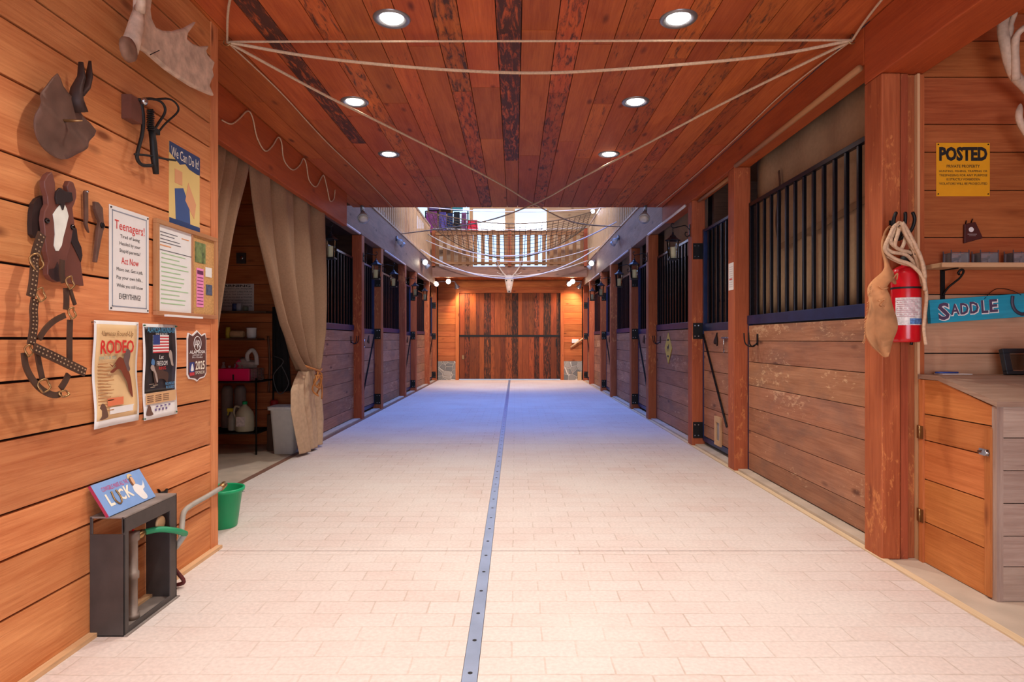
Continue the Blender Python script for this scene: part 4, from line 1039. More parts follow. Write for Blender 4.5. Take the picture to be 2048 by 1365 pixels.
mb.build('lash', M['black'], t)
mb = MB(); mb.tube([c3(1200+22*math.cos(i*1.1), 880+i*2.6, -.01+.012*math.sin(i*1.1)) for i in range(64)], .0028, 5); mb.build('spring', M['iron'], t)
mb = MB(); mb.tube([c3(1225, 1035), c3(1240, 1150), c3(1250, 1280), c3(1262, 1400)], [.014, .016, .017, .013], 8); x, y_, z = c3(1245, 1050); mb.box((x-.03, -.012, z-.012), (x+.03, .012, z+.012)); mb.build('grip', M['black'], t)
mb = MB(); x, y_, z = c3(1140, 815); mb.lathe([(.014, .0), (.018, -.02), (.006, -.03)], (x, 0, z), 10, axis='y'); mb.build('knob', M['chrome'], t)

# --- horse head plaque
t, q = lw_thing('horse_head_plaque', 120, 460, 'painted wooden cut-out of a brown horse head with a white blaze', 'wall plaque', .0)
def hA(x, y): return q(30+x/5.459, 330+y/5.459, .03)
hb = plain('horse_bay', '#6d3f33', .5, noise=.1); hd = plain('horse_dark_paint', '#2a1c1a', .5, noise=.15)
neck = [(600, 540), (650, 620), (690, 700), (712, 800), (750, 900), (762, 990), (755, 1080), (786, 1322), (600, 1285), (480, 1270), (500, 900), (580, 700)]
left_mane = [(350, 335), (285, 370), (245, 425), (228, 520), (222, 650), (228, 760), (262, 800), (320, 800), (330, 600), (360, 420)]
mb = MB(); mb.poly([hA(*p) for p in neck], -.018, -.001); mb.build('neck', hb, t, bev=.002)
mb = MB(); mb.poly([hA(*p) for p in left_mane], -.017, -.001); mb.build('mane', hd, t)
mb = MB(); mb.poly([hA(*p) for p in [(615, 640), (650, 618), (700, 700), (716, 820), (752, 900), (764, 990), (748, 1060), (700, 960), (640, 840), (602, 760)]], -.0205, -.0182); mb.build('mane', hd, t)
head = [(375, 75), (395, 130), (412, 200), (415, 300), (480, 330), (560, 300), (545, 230), (570, 172), (612, 190), (640, 270), (646, 350), (625, 420), (602, 470), (612, 560), (625, 640), (605, 720), (590, 820), (565, 930), (540, 1010), (522, 1100), (512, 1200), (500, 1270), (430, 1282), (370, 1255), (332, 1200), (328, 1100), (345, 1050), (320, 950), (305, 800), (300, 700), (288, 600), (300, 500), (335, 430), (328, 340), (300, 250), (295, 170), (330, 105)]
mb = MB(); mb.poly([hA(*p) for p in head], -.040, -.019); mb.build('head', hb, t, bev=.003)
mb = MB(); mb.poly([hA(*p) for p in [(405, 290), (440, 250), (500, 290), (570, 300), (585, 390), (540, 412), (500, 405), (478, 495), (450, 425), (412, 430), (395, 350)]], -.048, -.0405); mb.build('forelock', hd, t, bev=.001)
mb = MB(); mb.poly([hA(*p) for p in [(455, 440), (478, 500), (505, 430), (530, 480), (550, 560), (522, 680), (490, 800), (475, 880), (440, 940), (412, 940), (390, 880), (402, 760), (395, 640), (380, 540), (420, 480)]], -.0425, -.0403); mb.build('blaze', plain('blaze_white', '#e6e8dd', .5), t)
mb = MB(); mb.poly([hA(*p) for p in [(340, 1140), (400, 1130), (430, 1060), (460, 1140), (515, 1150), (505, 1265), (430, 1276), (375, 1245), (335, 1195)]], -.0418, -.0402); mb.build('muzzle', plain('muzzle_dark', '#3d2622', .5), t)
mb = MB()
for p in ((315, 610), (597, 680)):
    x, z = hA(*p); mb.lathe([(.011, -.040), (.009, -.046), (.003, -.049)], (x, 0, z), 10, axis='y')
mb.build('eye', plain('eye_black', '#0a0808', .08), t)

# --- leather halter hung over the plaque
t, q = lw_thing('leather_halter', 100, 640, 'brown studded leather halter with brass rings hung over the horse plaque', 'halter', .075)
def hp(x, y, d=0.0): a, b = q(x, y); return (a, d, b)
lea = M['leather']; stud = plain('stud_brass', '#c9a884', .35, .8)
def hstrap(pts, w_, name='strap', studs=0, d=0):
    P = catmull([hp(x, y, d) for x, y in pts], 5)
    mb = MB(); mb.bm.verts.ensure_lookup_table()
    n = len(P); rings = []
    for i, p in enumerate(P):
        tt = (P[min(i+1, n-1)]-P[max(i-1, 0)]).normalized(); a = tt.cross(Vector((0, 1, 0))).normalized()
        rings.append([mb.bm.verts.new(p+a*w_/2*sx+Vector((0, sy*.003, 0))) for sx, sy in ((-1, -1), (1, -1), (1, 1), (-1, 1))])
    for A_, B_ in zip(rings, rings[1:]):
        for k in range(4): mb.bm.faces.new((A_[k], A_[(k+1) % 4], B_[(k+1) % 4], B_[k]))
    mb.bm.faces.new(rings[0][::-1]); mb.bm.faces.new(rings[-1])
    s = mb.build(name, lea, t)
    if studs:
        mb = MB()
        for k in range(studs):
            f = (k+.7)/(studs+.4)*(n-1); i = min(int(f), n-2); p = P[i].lerp(P[i+1], f-i); tt = (P[i+1]-P[i]).normalized(); a = tt.cross(Vector((0, 1, 0)))
            for sx in (-.22, .22): mb.lathe([(.0038, -.0032), (.0025, -.0058)], tuple(p+a*w_*sx), 6, axis='y')
        mb.build('studs', stud, s)
    return s
hstrap([(84, 468), (76, 490), (70, 512), (67.5, 530)], .034, 'crown_strap', 7)
hstrap([(67, 528), (65.5, 550), (63, 572), (59, 594)], .034, 'crown_strap', 7, -.004)
hstrap([(70, 598), (67, 620), (68, 642), (66, 665), (62, 690)], .032, 'cheek_strap', 11)
hstrap([(78, 678), (92, 657), (110, 641), (130, 631)], .020, 'throat_strap')
hstrap([(60, 696), (95, 712), (130, 729), (163, 745)], .033, 'nose_strap', 15, -.014)
hstrap([(48, 706), (52, 734), (66, 761), (85, 781), (108, 791), (122, 788)], .022, 'chin_strap')
hstrap([(72, 690), (77, 722), (85, 760)], .020, 'back_strap')
hstrap([(140, 640), (139, 680), (139, 716), (139, 735)], .024, 'cheek_strap')
hstrap([(137, 749), (130, 764), (121, 778)], .024, 'chin_strap')
hstrap([(131, 520), (130, 545), (134, 566)], .022, 'crown_strap', 0, .012)
hstrap([(132, 576), (133, 598), (132, 620)], .024, 'crown_strap')
hstrap([(140, 578), (145, 595), (150, 610)], .014, 'strap_end')
def ring(x, y, r, r2, rot=0):
    c = Vector(hp(x, y, -.006)); mb = MB()
    mb.tube([c+Vector((r*math.cos(k*PI/9), .004*math.sin(k), r2*math.sin(k*PI/9))) for k in range(18)], .0035, 6, closed=True); mb.build('ring', M['brass'], t)
ring(70, 524, .028, .028); ring(78, 590, .018, .024); ring(54, 702, .014, .020); ring(85, 772, .026, .024); ring(141, 627, .016, .022); ring(137, 566, .018, .024); ring(125, 788, .022, .012)

# --- two old iron tools
t, q = lw_thing('hoof_knife', 168, 420, 'thin rusty hoof knife nailed left of the teenagers sign', 'tool', .01)
mb = MB(); mb.poly([q(30+x/5.459, 330+y/5.459) for x, y in [(738, 285), (775, 288), (778, 590), (768, 640), (790, 745), (760, 700), (742, 640), (745, 560)]], -.01, 0); mb.build('blade', M['rust'], t, bev=.002)
pins(t, [q(30+760/5.459, 330+292/5.459)], M['chrome'], .006, -.012)
t, q = lw_thing('iron_pliers', 192, 460, 'rusty pointed pliers hanging just left of the teenagers sign', 'tool', .01)
mb = MB(); mb.poly([q(30+x/5.459, 330+y/5.459) for x, y in [(840, 400), (880, 410), (925, 470), (928, 520), (935, 620), (950, 680), (930, 720), (905, 830), (862, 1068), (840, 1060), (862, 860), (878, 700), (895, 620), (870, 560), (845, 480)]], -.014, 0); mb.build('jaws', M['rust'], t, bev=.002)
x, z = q(30+912/5.459, 330+660/5.459); mb = MB(); mb.lathe([(.012, -.014), (.010, -.02)], (x, 0, z), 10, axis='y'); mb.build('pivot', M['iron'], t)

# ================================================================== HYDRANT GUARD
t = thing('steel_guard', (XL+.005, 2.52, 0), 'dark open steel guard box around a water hydrant against the left wall', 'guard box')
mb = MB(); mb.box((0, 0, 0), (.14, .006, .415)); mb.box((0, 0, .415), (.012, .006, .485)); mb.box((.128, 0, .415), (.14, .006, .485)); mb.build('near_side', M['frame'], t, bev=.002)
mb = MB(); mb.box((0, .384, 0), (.14, .39, .485)); mb.build('far_side', M['frame'], t)
mb = MB(); mb.box((0, 0, .478), (.14, .39, .486)); mb.build('top_plate', plain('dusty_steel', '#8b8078', .7, .1, noise=.25, scale=12), t, bev=.002)
mb = MB(); mb.box((.132, .0, .418), (.140, .39, .478)); mb.box((.134, 0, 0), (.140, .030, .42)); mb.box((.134, .335, 0), (.140, .39, .42)); mb.box((.134, .030, 0), (.140, .335, .03)); mb.build('front_frame', M['frame'], t, bev=.002)
mb = MB(); mb.box((-.0, -.0, 0), (.15, .40, .006)); mb.build('base_plate', plain('dusty_steel', '#8b8078', .7, .1), t)
pt = thing('yard_hydrant', (XL+.085, 2.675, .0065), 'grey upright water pipe with red valve inside the steel guard', 'hydrant')
mb = MB(); mb.lathe([(.026, 0), (.026, .02), (.018, .022), (.018, .17), (.024, .172), (.024, .20), (.019, .202), (.019, .33), (.026, .335), (.026, .37), (.012, .375)], (0, 0, 0), 14); mb.build('stand_pipe', plain('pipe_grey', '#8f7f74', .5, .3, noise=.2), pt)
mb = MB(); mb.lathe([(.017, 0), (.02, .03), (.017, .05)], (0, .02, .345), 10, axis='y'); mb.build('spout', M['brass'], pt)
mb = MB(); mb.tube([(.03*math.cos(k*PI/8), .03*math.sin(k*PI/8), .405+.005*math.sin(k*PI/2)) for k in range(16)], .005, 6, closed=True); mb.tube([(-.03, 0, .405), (.03, 0, .405)], .004, 6); mb.tube([(0, 0, .37), (0, 0, .405)], .005, 6); mb.build('red_handle', plain('valve_red', '#c01a1a', .4), pt)
mb = MB(); mb.lathe([(.03, 0), (.034, -.006), (.03, -.012)], (XL+.12, 2.83, .37), 16, axis='x'); tag(mb.build('round_tag', M['pale']), 'round tan disc behind the top corner of the guard box opening', 'disc')
hose = [(XL+.075, 2.72, .352), (XL+.12, 2.78, .345)]
mb = MB(); P = catmull([(XL+.085, 2.75, .352), (XL+.13, 2.80, .350), (XL+.17, 2.86, .325), (XL+.175, 2.93, .29)], 6); mb.tube(P, .0135, 8)
h1 = tag(mb.build('garden_hose', plain('hose_grey', '#a4a096', .55, noise=.1)), 'garden hose, green then grey, from the hydrant along the wall to its end', 'hose')
h1.data.materials[0] = plain('hose_green', '#1f8a5c', .45)
mb = MB(); yz = [(352, 1095, .12), (361, 1078, .08), (364, 1050, .05), (368, 1025, .035), (385, 1010, .03), (415, 993, .03), (441, 977, .03)]
P = [Vector((XL+.175, 2.93, .29))]
for px, py, o in yz:
    y, z = LW(px, py, XL+o); P.append(Vector((XL+o, y, z)))
P = catmull(P, 6); mb.tube(P, .0135, 8); g = mb.build('grey_length', plain('hose_grey', '#a4a096', .55, noise=.1), h1)
mb = MB(); e = P[-1]; mb.tube([e, e+Vector((.0, .05, .012))], .018, 10); mb.build('brass_end', M['brass'], h1)
# strap on the floor behind the guard
rope([(XL+.06, 2.99, .25), (XL+.075, 3.0, .12), (XL+.12, 3.02, .03), (XL+.05, 3.02, .012)], .010, plain('dark_red_strap', '#5a1a1c', .6), 'nylon_strap', 'dark red strap hanging down to the floor beyond the guard box', 6, 'strap')
# small black cat-ear bracket
t, q = lw_thing('wall_bracket', 322, 985, 'tiny black metal bracket with two points just above the guard box', 'bracket', 0)
mb = MB(); mb.poly([q(100+x/3.4125, 900+y/3.4125) for x, y in [(728, 268), (742, 300), (745, 320), (790, 320), (786, 300), (790, 265), (775, 285), (745, 288)]], -.012, -.001); mb.build('plate', M['iron'], t)
# --- LUCK sign
t = thing('luck_sign', (XL+.088, 2.505, .4875), 'small light blue sign reading LUCK leaning on the wall above the guard box', 'sign'); t.rotation_euler = (-math.radians(31), 0, PI/2)
w, h = .325, .145
mb = MB(); mb.box((0, -.006, 0), (w, .006, h)); mb.build('sign_board', [plain('sign_blue', '#7fa3d6', .5, noise=.06)], t)
mb = MB(); mb.box((-.001, -.0055, 0), (0.0, .0065, h)); mb.build('red_edge', flat('edge_red', '#a8304e'), t)
textmesh('red_lettering', [('COWGIRLS MAKE ALL THE', .125, .112, .020, .17)], flat('pinkish_red', '#cf4a7c'), t, -.0072)
textmesh('cream_lettering', [('L', .055, .062, .055, .032, 0, 0, .03), ('C', .135, .066, .052, .036, 0, 0, .03), ('K', .182, .068, .055, .044, 0, 0, .03)], flat('cream_ink', '#efe8d4'), t, -.0072)
mb = MB(); mb.tube(catmull([(.083, -.009, .092), (.077, -.009, .06), (.085, -.009, .038), (.097, -.009, .032), (.110, -.009, .040), (.117, -.009, .062), (.112, -.009, .092)], 5), .0035, 6); mb.build('horseshoe_letter', M['brass'], t)
polys('cowgirl_shirt', [smooth2([(.215, .06), (.225, .085), (.25, .085), (.275, .07), (.295, .082), (.30, .09), (.29, .06), (.27, .05), (.275, .02), (.262, .008), (.24, .012), (.225, .035)], 3)], M['white'], t, -.0078)
polys('cowgirl_face', [smooth2([(.232, .088), (.228, .108), (.236, .122), (.246, .12), (.249, .10), (.243, .087)], 3)], flat('poster_skin', '#dcae86'), t, -.0084)
polys('cowgirl_hair', [smooth2([(.221, .085), (.219, .11), (.226, .125), (.232, .12), (.229, .10), (.231, .085)], 3)], flat('poster_hair', '#7a4a2a'), t, -.0088)
polys('cowgirl_hat', [smooth2([(.216, .118), (.222, .135), (.236, .139), (.246, .135), (.25, .126), (.236, .128)], 3)], flat('poster_hat', '#d9bf8c'), t, -.0092)
# --- green bucket
t = thing('plastic_bucket', (-1.885, 4.02, 0), 'green plastic bucket on the floor just past the wall end', 'bucket')
mb = MB(); mb.lathe([(.0, .004), (.088, .0), (.092, .004), (.122, .225), (.136, .228), (.138, .248), (.126, .250), (.122, .243), (.090, .012), (.0, .010)], (0, 0, 0), 32, cap=False); mb.build('bucket_shell', plain('bucket_green', '#12a56a', .35, noise=.03), t)
mb = MB(); mb.tube([(.134*math.cos(a*PI/12), .134*math.sin(a*PI/12), .224-.035*math.sin(a*PI/12)) for a in range(13)], .003, 6); mb.build('handle', M['chrome'], t)

# ================================================================== CURTAINS
CX = -2.17
def lerp_tab(tab, v):
    for (a, x), (b, y) in zip(tab, tab[1:]):
        if v <= b: f = (v-a)/(b-a); f = f; return x+(y-x)*f
    return tab[-1][1]
def curtain(name, label, tabL, tabR, z0, z1, folds, amp, mat, thick=.004, xoff=0, seed=0, nv=60, cat='curtain'):
    """tab: (height, along) pairs for the two edges"""
    rr = random.Random(seed); ph = [rr.uniform(0, 6.28) for _ in range(4)]
    def fn(u, v):
        z = z0+(z1-z0)*v; a = lerp_tab(tabL, z); b = lerp_tab(tabR, z)
        y = a+(b-a)*(u+.012*math.sin(6*u+z*2))
        k = min(1.0, 1.4/max(abs(b-a), .2))
        x = CX+xoff+amp*(.45+.55*k)*(math.sin(2*PI*folds*u+ph[0]+.3*math.sin(z*1.7))+.45*math.sin(2*PI*folds*1.9*u+ph[1]+z*.6))
        return (x, y, z)
    mb = MB(); mb.sheet(fn, 90, nv); o = solid(mb.build(name, mat), thick)
    return tag(o, label, cat)
def cy(px): return CX*F/(px-1030)
tl = [(0.88, cy(600)), (1.05, cy(580)), (1.35, cy(556)), (1.7, cy(537)), (2.1, cy(516)), (2.4, cy(506)), (2.7, cy(499))]
tr = [(0.88, 6.70), (1.0, 6.78), (1.3, 6.92), (2.0, 7.02), (2.7, 7.02)]
curtain('burlap_curtain', 'wide tan burlap curtain gathered and tied back at the left post', tl, tr, .88, 2.74, 3.4, .062, M['burlap'], seed=2)
tl = [(0.04, 6.36), (.3, 6.22), (.5, 6.12), (.7, 6.12), (.8, 6.22), (0.88, cy(602))]
tr = [(0.04, 7.0), (.3, 7.03), (.5, 6.98), (.7, 6.90), (0.88, 6.70)]
curtain('curtain_tail', 'pale lower end of the tied burlap curtain hanging by the white bin', tl, tr, .03, .885, 2.5, .022, M['lightburlap'], seed=5)
tl = [(0.05, 3.75), (2.74, 3.75)]
tr = [(0.05, 4.1), (1.55, cy(443)), (1.9, cy(460)), (2.2, cy(475)), (2.5, cy(492)), (2.7, cy(500))]
curtain('burlap_curtain', 'narrower burlap curtain swept towards the poster wall end', tl, tr, .05, 2.74, 6, .025, M['burlap'], seed=9)
t = thing('tieback_rope', (-2.14, 6.60, .88), 'orange-tan rope tieback coiled round the gathered curtain', 'rope')
ob = plain('orange_rope', '#b9763a', .8, noise=.2)
mb = MB(); mb.tube(catmull([(-.02, -.42, .10), (.04, -.3, .05), (.06, -.15, .02), (.06, .05, -.01), (.03, .22, .0)], 6), .011, 6); mb.build('rope_band', ob, t)
mb = MB()
for r, dx, dz in ((.085, .0, -.10), (.10, -.03, -.16), (.07, .02, -.12)): mb.tube([(.06+.02*math.sin(a), dx+r*math.cos(a*PI/10), dz+r*1.1*math.sin(a*PI/10)) for a in range(20)], .009, 6, closed=True)
mb.tube(catmull([(.06, .08, -.1), (.06, .14, -.2), (.05, .16, -.32)], 5), .008, 6); mb.build('rope_coil', ob, t)
# end of curtain rod
mb = MB(); mb.tube([(-2.155, 3.7, 2.745), (-2.155, 7.03, 2.745)], .014, 8); tag(mb.build('curtain_rod', M['pale']), 'round wooden rod carrying the burlap curtains behind the orange beam', 'rod')

# ================================================================== TACK ROOM
YB = 7.138
def at(px, py, Y): x, z = FW(px, py, Y); return x, z
t = thing('warning_sign', (-3.46, YB, 1.53), 'white WARNING sign about equine activities on the dark tack room wall', 'sign')
mb = MB(); mb.box((0, -.004, 0), (.48, -.001, .31)); mb.build('sign_panel', flat('sign_offwhite', '#cfc6be'), t, bev=.001)
textmesh('lettering', [('WARNING', .24, .285, .028, .40, 0, 0, .02)]+[(s_, .24, .252-.033*i, .020, .44) for i, s_ in enumerate(['UNDER COLORADO LAW, AN EQUINE', 'PROFESSIONAL IS NOT LIABLE FOR AN', 'INJURY TO OR THE DEATH OF A', 'PARTICIPANT IN EQUINE ACTIVITIES', 'RESULTING FROM THE INHERENT RISKS OF', 'EQUINE ACTIVITIES, PURSUANT TO SECTION', '13-21-119, COLORADO REVISED STATUTES'])], M['ink'], t, -.0050)
def shelf_board(x0, x1, y0, z, label, mat=M['dark']):
    mb = MB(); mb.box((x0, y0, z-.02), (x1, YB-.001, z)); return tag(mb.build('wall_shelf', mat), label, 'shelf')
shelf_board(-3.9, -2.76, 6.93, 1.52, 'upper dark shelf under the WARNING sign in the tack room')
shelf_board(-3.9, -2.86, 6.93, 1.215, 'lower dark shelf in the tack room, white jar at its end')
def cylo(name, prof, loc, mat, label, cat, seg=18, extra=None):
    mb = MB(); mb.lathe(prof, (0, 0, 0), seg); o = mb.build(name, mat); o.location = loc; return tag(o, label, cat)
x, z = at(456, 670, 7.03); o = cylo('shaker_can', [(.027, 0), (.027, .105), (.024, .108), (.024, .125), (.01, .127)], (x, 7.03, 1.216), plain('can_yellow', '#d8c84a', .5), 'yellow canister with white top on the lower tack room shelf', 'canister')
x, z = at(475, 670, 7.03); mb = MB(); mb.lathe([(.035, -.075), (.045, -.06), (.042, .06), (.03, .075)], (x, 7.03, 1.216+.046), 14, axis='x'); tag(mb.build('bandage_roll', plain('roll_tan', '#cfa87c', .8)), 'tan rolled bandage lying on the lower tack room shelf', 'roll')
x, z = at(503, 670, 7.03); cylo('white_jar', [(.045, 0), (.052, .02), (.052, .105), (.056, .108), (.056, .118), (.04, .12)], (x, 7.03, 1.216), M['white'], 'white lidded jar on the lower tack room shelf', 'jar')
for px, cc, hh, lb_ in ((470, '#2b3a6a', .08, 'small navy jar on the upper tack room shelf'), (478, '#a9abb5', .085, 'small silver tin on the upper tack room shelf'), (491, '#77806e', .05, 'short dull tin on the upper tack room shelf')):
    x, z = at(px, 620, 7.0); cylo('small_tin', [(.03, 0), (.03, hh), (.02, hh+.004)], (x, 7.0, 1.521), plain('tin'+cc, cc, .5), lb_, 'tin')
# wire rack
RY0, RY1 = 6.52, 6.98; RX0, RX1 = -3.75, -2.70
t = thing('wire_rack', (RX0, RY0, 0), 'black two-level metal rack holding the pink caddy and jug', 'rack')
mb = MB()
for x_ in (0, RX1-RX0):
    for y_ in (0, RY1-RY0):
        mb = MB(); mb.tube([(x_, y_, 0), (x_, y_, .80)], .010, 6); mb.build('leg', M['iron'], t)
for zz_ in (.22, .755):
    mb = MB()
    for a, b in (((0, 0), (RX1-RX0, 0)), ((0, RY1-RY0), (RX1-RX0, RY1-RY0)), ((0, 0), (0, RY1-RY0)), ((RX1-RX0, 0), (RX1-RX0, RY1-RY0))): mb.tube([(a[0], a[1], zz_), (b[0], b[1], zz_)], .008, 5)
    for k in range(1, 16): mb.tube([(0, k*(RY1-RY0)/16, zz_), (RX1-RX0, k*(RY1-RY0)/16, zz_)], .003, 4)
    mb.build('shelf_grid', M['iron'], t)
# pink caddy
t = thing('pink_caddy', (-2.96, 6.66, .765), 'bright pink plastic grooming caddy on the black rack', 'caddy')
pk = plain('caddy_pink', '#e0195f', .4, noise=.03)
mb = MB()
for lo, hi in (((-.17, -.10, 0), (.17, .10, .006)), ((-.17, -.10, .006), (.17, -.094, .13)), ((-.17, .094, .006), (.17, .10, .13)), ((-.17, -.094, .006), (-.164, .094, .13)), ((.164, -.094, .006), (.17, .094, .13)), ((-.17, -.106, .122), (.17, -.10, .132))): mb.box(lo, hi)
mb.build('tub', pk, t, bev=.003)
mb = MB(); mb.poly([(-.06, .0), (.06, .0), (.05, .10), (.02, .20), (-.0, .22), (-.03, .19)], -.004, .004); h_ = mb.build('handle_panel', pk, t); h_.location = (0.02, 0, .006)
mb = MB(); mb.box((-.005, -.1035, .01), (.012, -.1005, .07)); mb.build('slot', M['black'], t)
rag = plain('grey_cloth', '#a59a90', .95, noise=.2)
def lump(name, loc, sc_, mat, label, cat, seed=1):
    rr = random.Random(seed); mb = MB()
    bmesh.ops.create_icosphere(mb.bm, subdivisions=3, radius=1)
    for v in mb.bm.verts:
        n = 1+.16*math.sin(v.co.x*5+seed)+.12*math.sin(v.co.y*7+seed*2)+.1*math.sin(v.co.z*8)
        v.co = Vector((v.co.x*sc_[0]*n, v.co.y*sc_[1]*n, max(v.co.z*sc_[2]*n, -sc_[2]*.8)))
    for f in mb.bm.faces: f.smooth = True
    o = mb.build(name, mat); o.location = loc; return tag(o, label, cat)
lump('rag', (-2.90, 6.72, .765+.17), (.11, .07, .06), rag, 'crumpled grey rag heaped over the pink caddy', 'rag', 3)
mb = MB(); mb.tube(catmull([(-2.86, 6.70, .95), (-2.87, 6.70, 1.04), (-2.82, 6.71, 1.09), (-2.78, 6.71, 1.03), (-2.77, 6.70, .93)], 6), .022, 8); tag(mb.build('white_cloth', plain('cloth_pale', '#b9b3ad', .9)), 'pale looped cloth standing up behind the pink caddy', 'cloth')
for i, (px, hh, rr_) in enumerate(((447, .19, .028), (459, .15, .025), (471, .17, .026))):
    x, z = at(px, 700, 6.85); cylo('spray_bottle', [(rr_, 0), (rr_*1.1, hh*.6), (rr_*.6, hh*.8), (.012, hh*.85), (.014, hh)], (x, 6.85, .765), plain('bottle_white', '#c8c8cc', .4), ['leftmost white bottle behind the pink caddy, at the wall edge', 'second white bottle behind the pink caddy', 'third white bottle behind the pink caddy, nearest the rag'][i], 'bottle', 14)
# wire basket
t = thing('wire_basket', (-2.745, 6.66, .765), 'small grey wire basket right of the pink caddy', 'basket')
mb = MB()
for k in range(9):
    zz_ = .005+.0155*k
    mb.tube([(-.035, -.09, zz_), (.035, -.09, zz_), (.035, .09, zz_), (-.035, .09, zz_)], .0018, 4, closed=True)
for x_, y_ in [(-.035+.014*k, s*.09) for k in range(6) for s in (-1, 1)]+[(s*.035, -.09+.02*k) for k in range(10) for s in (-1, 1)]: mb.tube([(x_, y_, .003), (x_, y_, .13)], .0018, 4)
mb.build('wire_mesh', M['chrome'], t)
# jug
t = thing('plastic_jug', (-2.87, 6.64, .23), 'translucent jug with green cap on the bottom rack shelf', 'jug')
mb = MB(); mb.lathe([(.0, .0), (.085, .0), (.095, .01), (.095, .15), (.085, .20), (.05, .25), (.022, .275), (.020, .29)], (0, 0, 0), 20); mb.build('jug_body', plain('jug_cloudy', '#b5b398', .35, noise=.05), t)
mb = MB(); mb.lathe([(.025, .285), (.025, .312), (.02, .315)], (0, 0, 0), 14); mb.build('cap', plain('cap_green', '#0f9a5a', .4), t)
mb = MB(); mb.box((-.05, -.0975, .06), (.04, -.0945, .16)); mb.build('paper_label', plain('jug_label', '#cfc9c4', .5, noise=.3, scale=40), t)
mb = MB(); mb.tube(catmull([(-.05, 0, .25), (-.10, 0, .26), (-.115, 0, .19), (-.09, 0, .13)], 5), .012, 6); mb.build('handle', plain('jug_cloudy', '#b5b398', .35), t)
t = thing('spray_bottle', (-3.03, 6.70, .23), 'clear spray bottle with yellow trigger left of the jug', 'bottle')
mb = MB(); mb.lathe([(.042, 0), (.045, .01), (.045, .13), (.018, .18), (.016, .2)], (0, 0, 0), 14); mb.build('bottle_body', plain('bottle_grey', '#a9a898', .4), t)
mb = MB(); mb.box((-.05, -.015, .2), (.02, .015, .235)); mb.tube([(-.04, 0, .2), (-.05, 0, .16)], .006, 5); mb.build('trigger', plain('trigger_yellow', '#cdbf2e', .4), t)
for i, px in enumerate((457, 483)):
    x, z = at(px, 800, 6.93); cylo('grey_cylinder', [(.058, 0), (.06, .01), (.06, .42), (.04, .46)], (x, 6.9, .232), plain('cyl_grey', '#7f746c', .6), ['grey upright canister at the left back of the lower rack shelf', 'grey upright canister behind the jug'][i], 'canister', 18)
# bin
t = thing('waste_bin', (-2.432, 6.62, 0), 'white tapered plastic waste bin standing by the curtain tail', 'bin')
def ring4(w_, d_, z_, r_=.03):
    P = []
    for sx, sy, a0 in ((1, 1, 0), (-1, 1, 90), (-1, -1, 180), (1, -1, 270)):
        for k in range(4):
            a = math.radians(a0+k*30); P.append(((w_/2-r_)*sx+r_*math.cos(a), (d_/2-r_)*sy+r_*math.sin(a), z_))
    return P
def loft(mb, rings, mi=0, caps=(True, True)):
    V = [[mb.bm.verts.new(p) for p in r] for r in rings]
    for A_, B_ in zip(V, V[1:]):
        n = len(A_)
        for k in range(n):
            f = mb.bm.faces.new((A_[k], A_[(k+1) % n], B_[(k+1) % n], B_[k])); f.material_index = mi; f.smooth = True
    if caps[0]: mb.bm.faces.new(V[0][::-1])
    if caps[1]: mb.bm.faces.new(V[-1])
mb = MB(); loft(mb, [ring4(.20, .15, 0), ring4(.26, .20, .46), ring4(.285, .225, .465), ring4(.29, .23, .495), ring4(.262, .20, .495), ring4(.25, .19, .46), ring4(.19, .14, .012)])
mb.build('bin_body', plain('bin_white', '#e6e2da', .5, noise=.06), t)
mb = MB(); loft(mb, [ring4(.305, .245, .465, .04), ring4(.31, .25, .50, .04), ring4(.26, .20, .505, .03), ring4(.25, .19, .42, .03)], caps=(False, False)); solid(mb.build('bin_liner', plain('liner_white', '#dedbd6', .5), t), .002)
# hanging gear
rope([(-2.80, 7.09, 1.24), (-2.78, 7.08, 1.0), (-2.78, 7.08, .85), (-2.79, 7.08, .60)], .014, plain('brown_leather', '#6a4028', .6), 'leather_strap', 'brown leather strap hanging right of the rack shelves', 6, 'strap')
mb = MB(); mb.sheet(lambda u, v: (-2.72+.20*u*(1-.25*v), 7.03-.05*math.sin(u*PI)-.012*math.sin(u*20), .62+v*.95), 16, 12); tag(solid(mb.build('dark_coat', plain('coat_black', '#15110f', .9)), .02), 'dark coat hanging in the tack room corner beside the curtain', 'coat')
rope([(-2.66, 6.9, 1.02), (-2.55, 6.88, .96), (-2.66, 6.88, .80), (-2.60, 6.9, .60), (-2.50, 6.9, .72), (-2.58, 6.9, .92)], .005, plain('cable_grey', '#57524e', .5), 'hanging_cable', 'thin grey cable looped on the tack room wall above the bin', 6, 'cable')
cylo('red_can', [(.042, 0), (.042, .14), (.03, .15)], (-2.638, 6.85, .39), plain('can_red', '#9c1a1a', .5), 'red can on the low crate left of the white bin', 'can')
mb = MB(); mb.box((-2.685, 6.76, 0), (-2.59, 6.96, .389)); tag(mb.build('storage_crate', M['dark'], bev=.004), 'dark low crate under the red can left of the white bin', 'crate')
t = thing('light_switch', (-3.12, YB, 2.13), 'small metal box with a round knob on the tack room wall above the WARNING sign', 'switch')
mb = MB(); mb.box((-.05, -.03, -.06), (.05, 0, .06)); mb.build('metal_box', M['frame'], t); mb = MB(); mb.lathe([(.02, -.03), (.022, -.05), (.01, -.055)], (.02, 0, 0), 12, axis='y'); mb.build('knob', M['chrome'], t)

# ================================================================== RIGHT CORNER
YF = YW-.001
def fr(name, x, y, z, label, cat, group=None): return thing(name, (x, y, z), label, cat, 0, group)
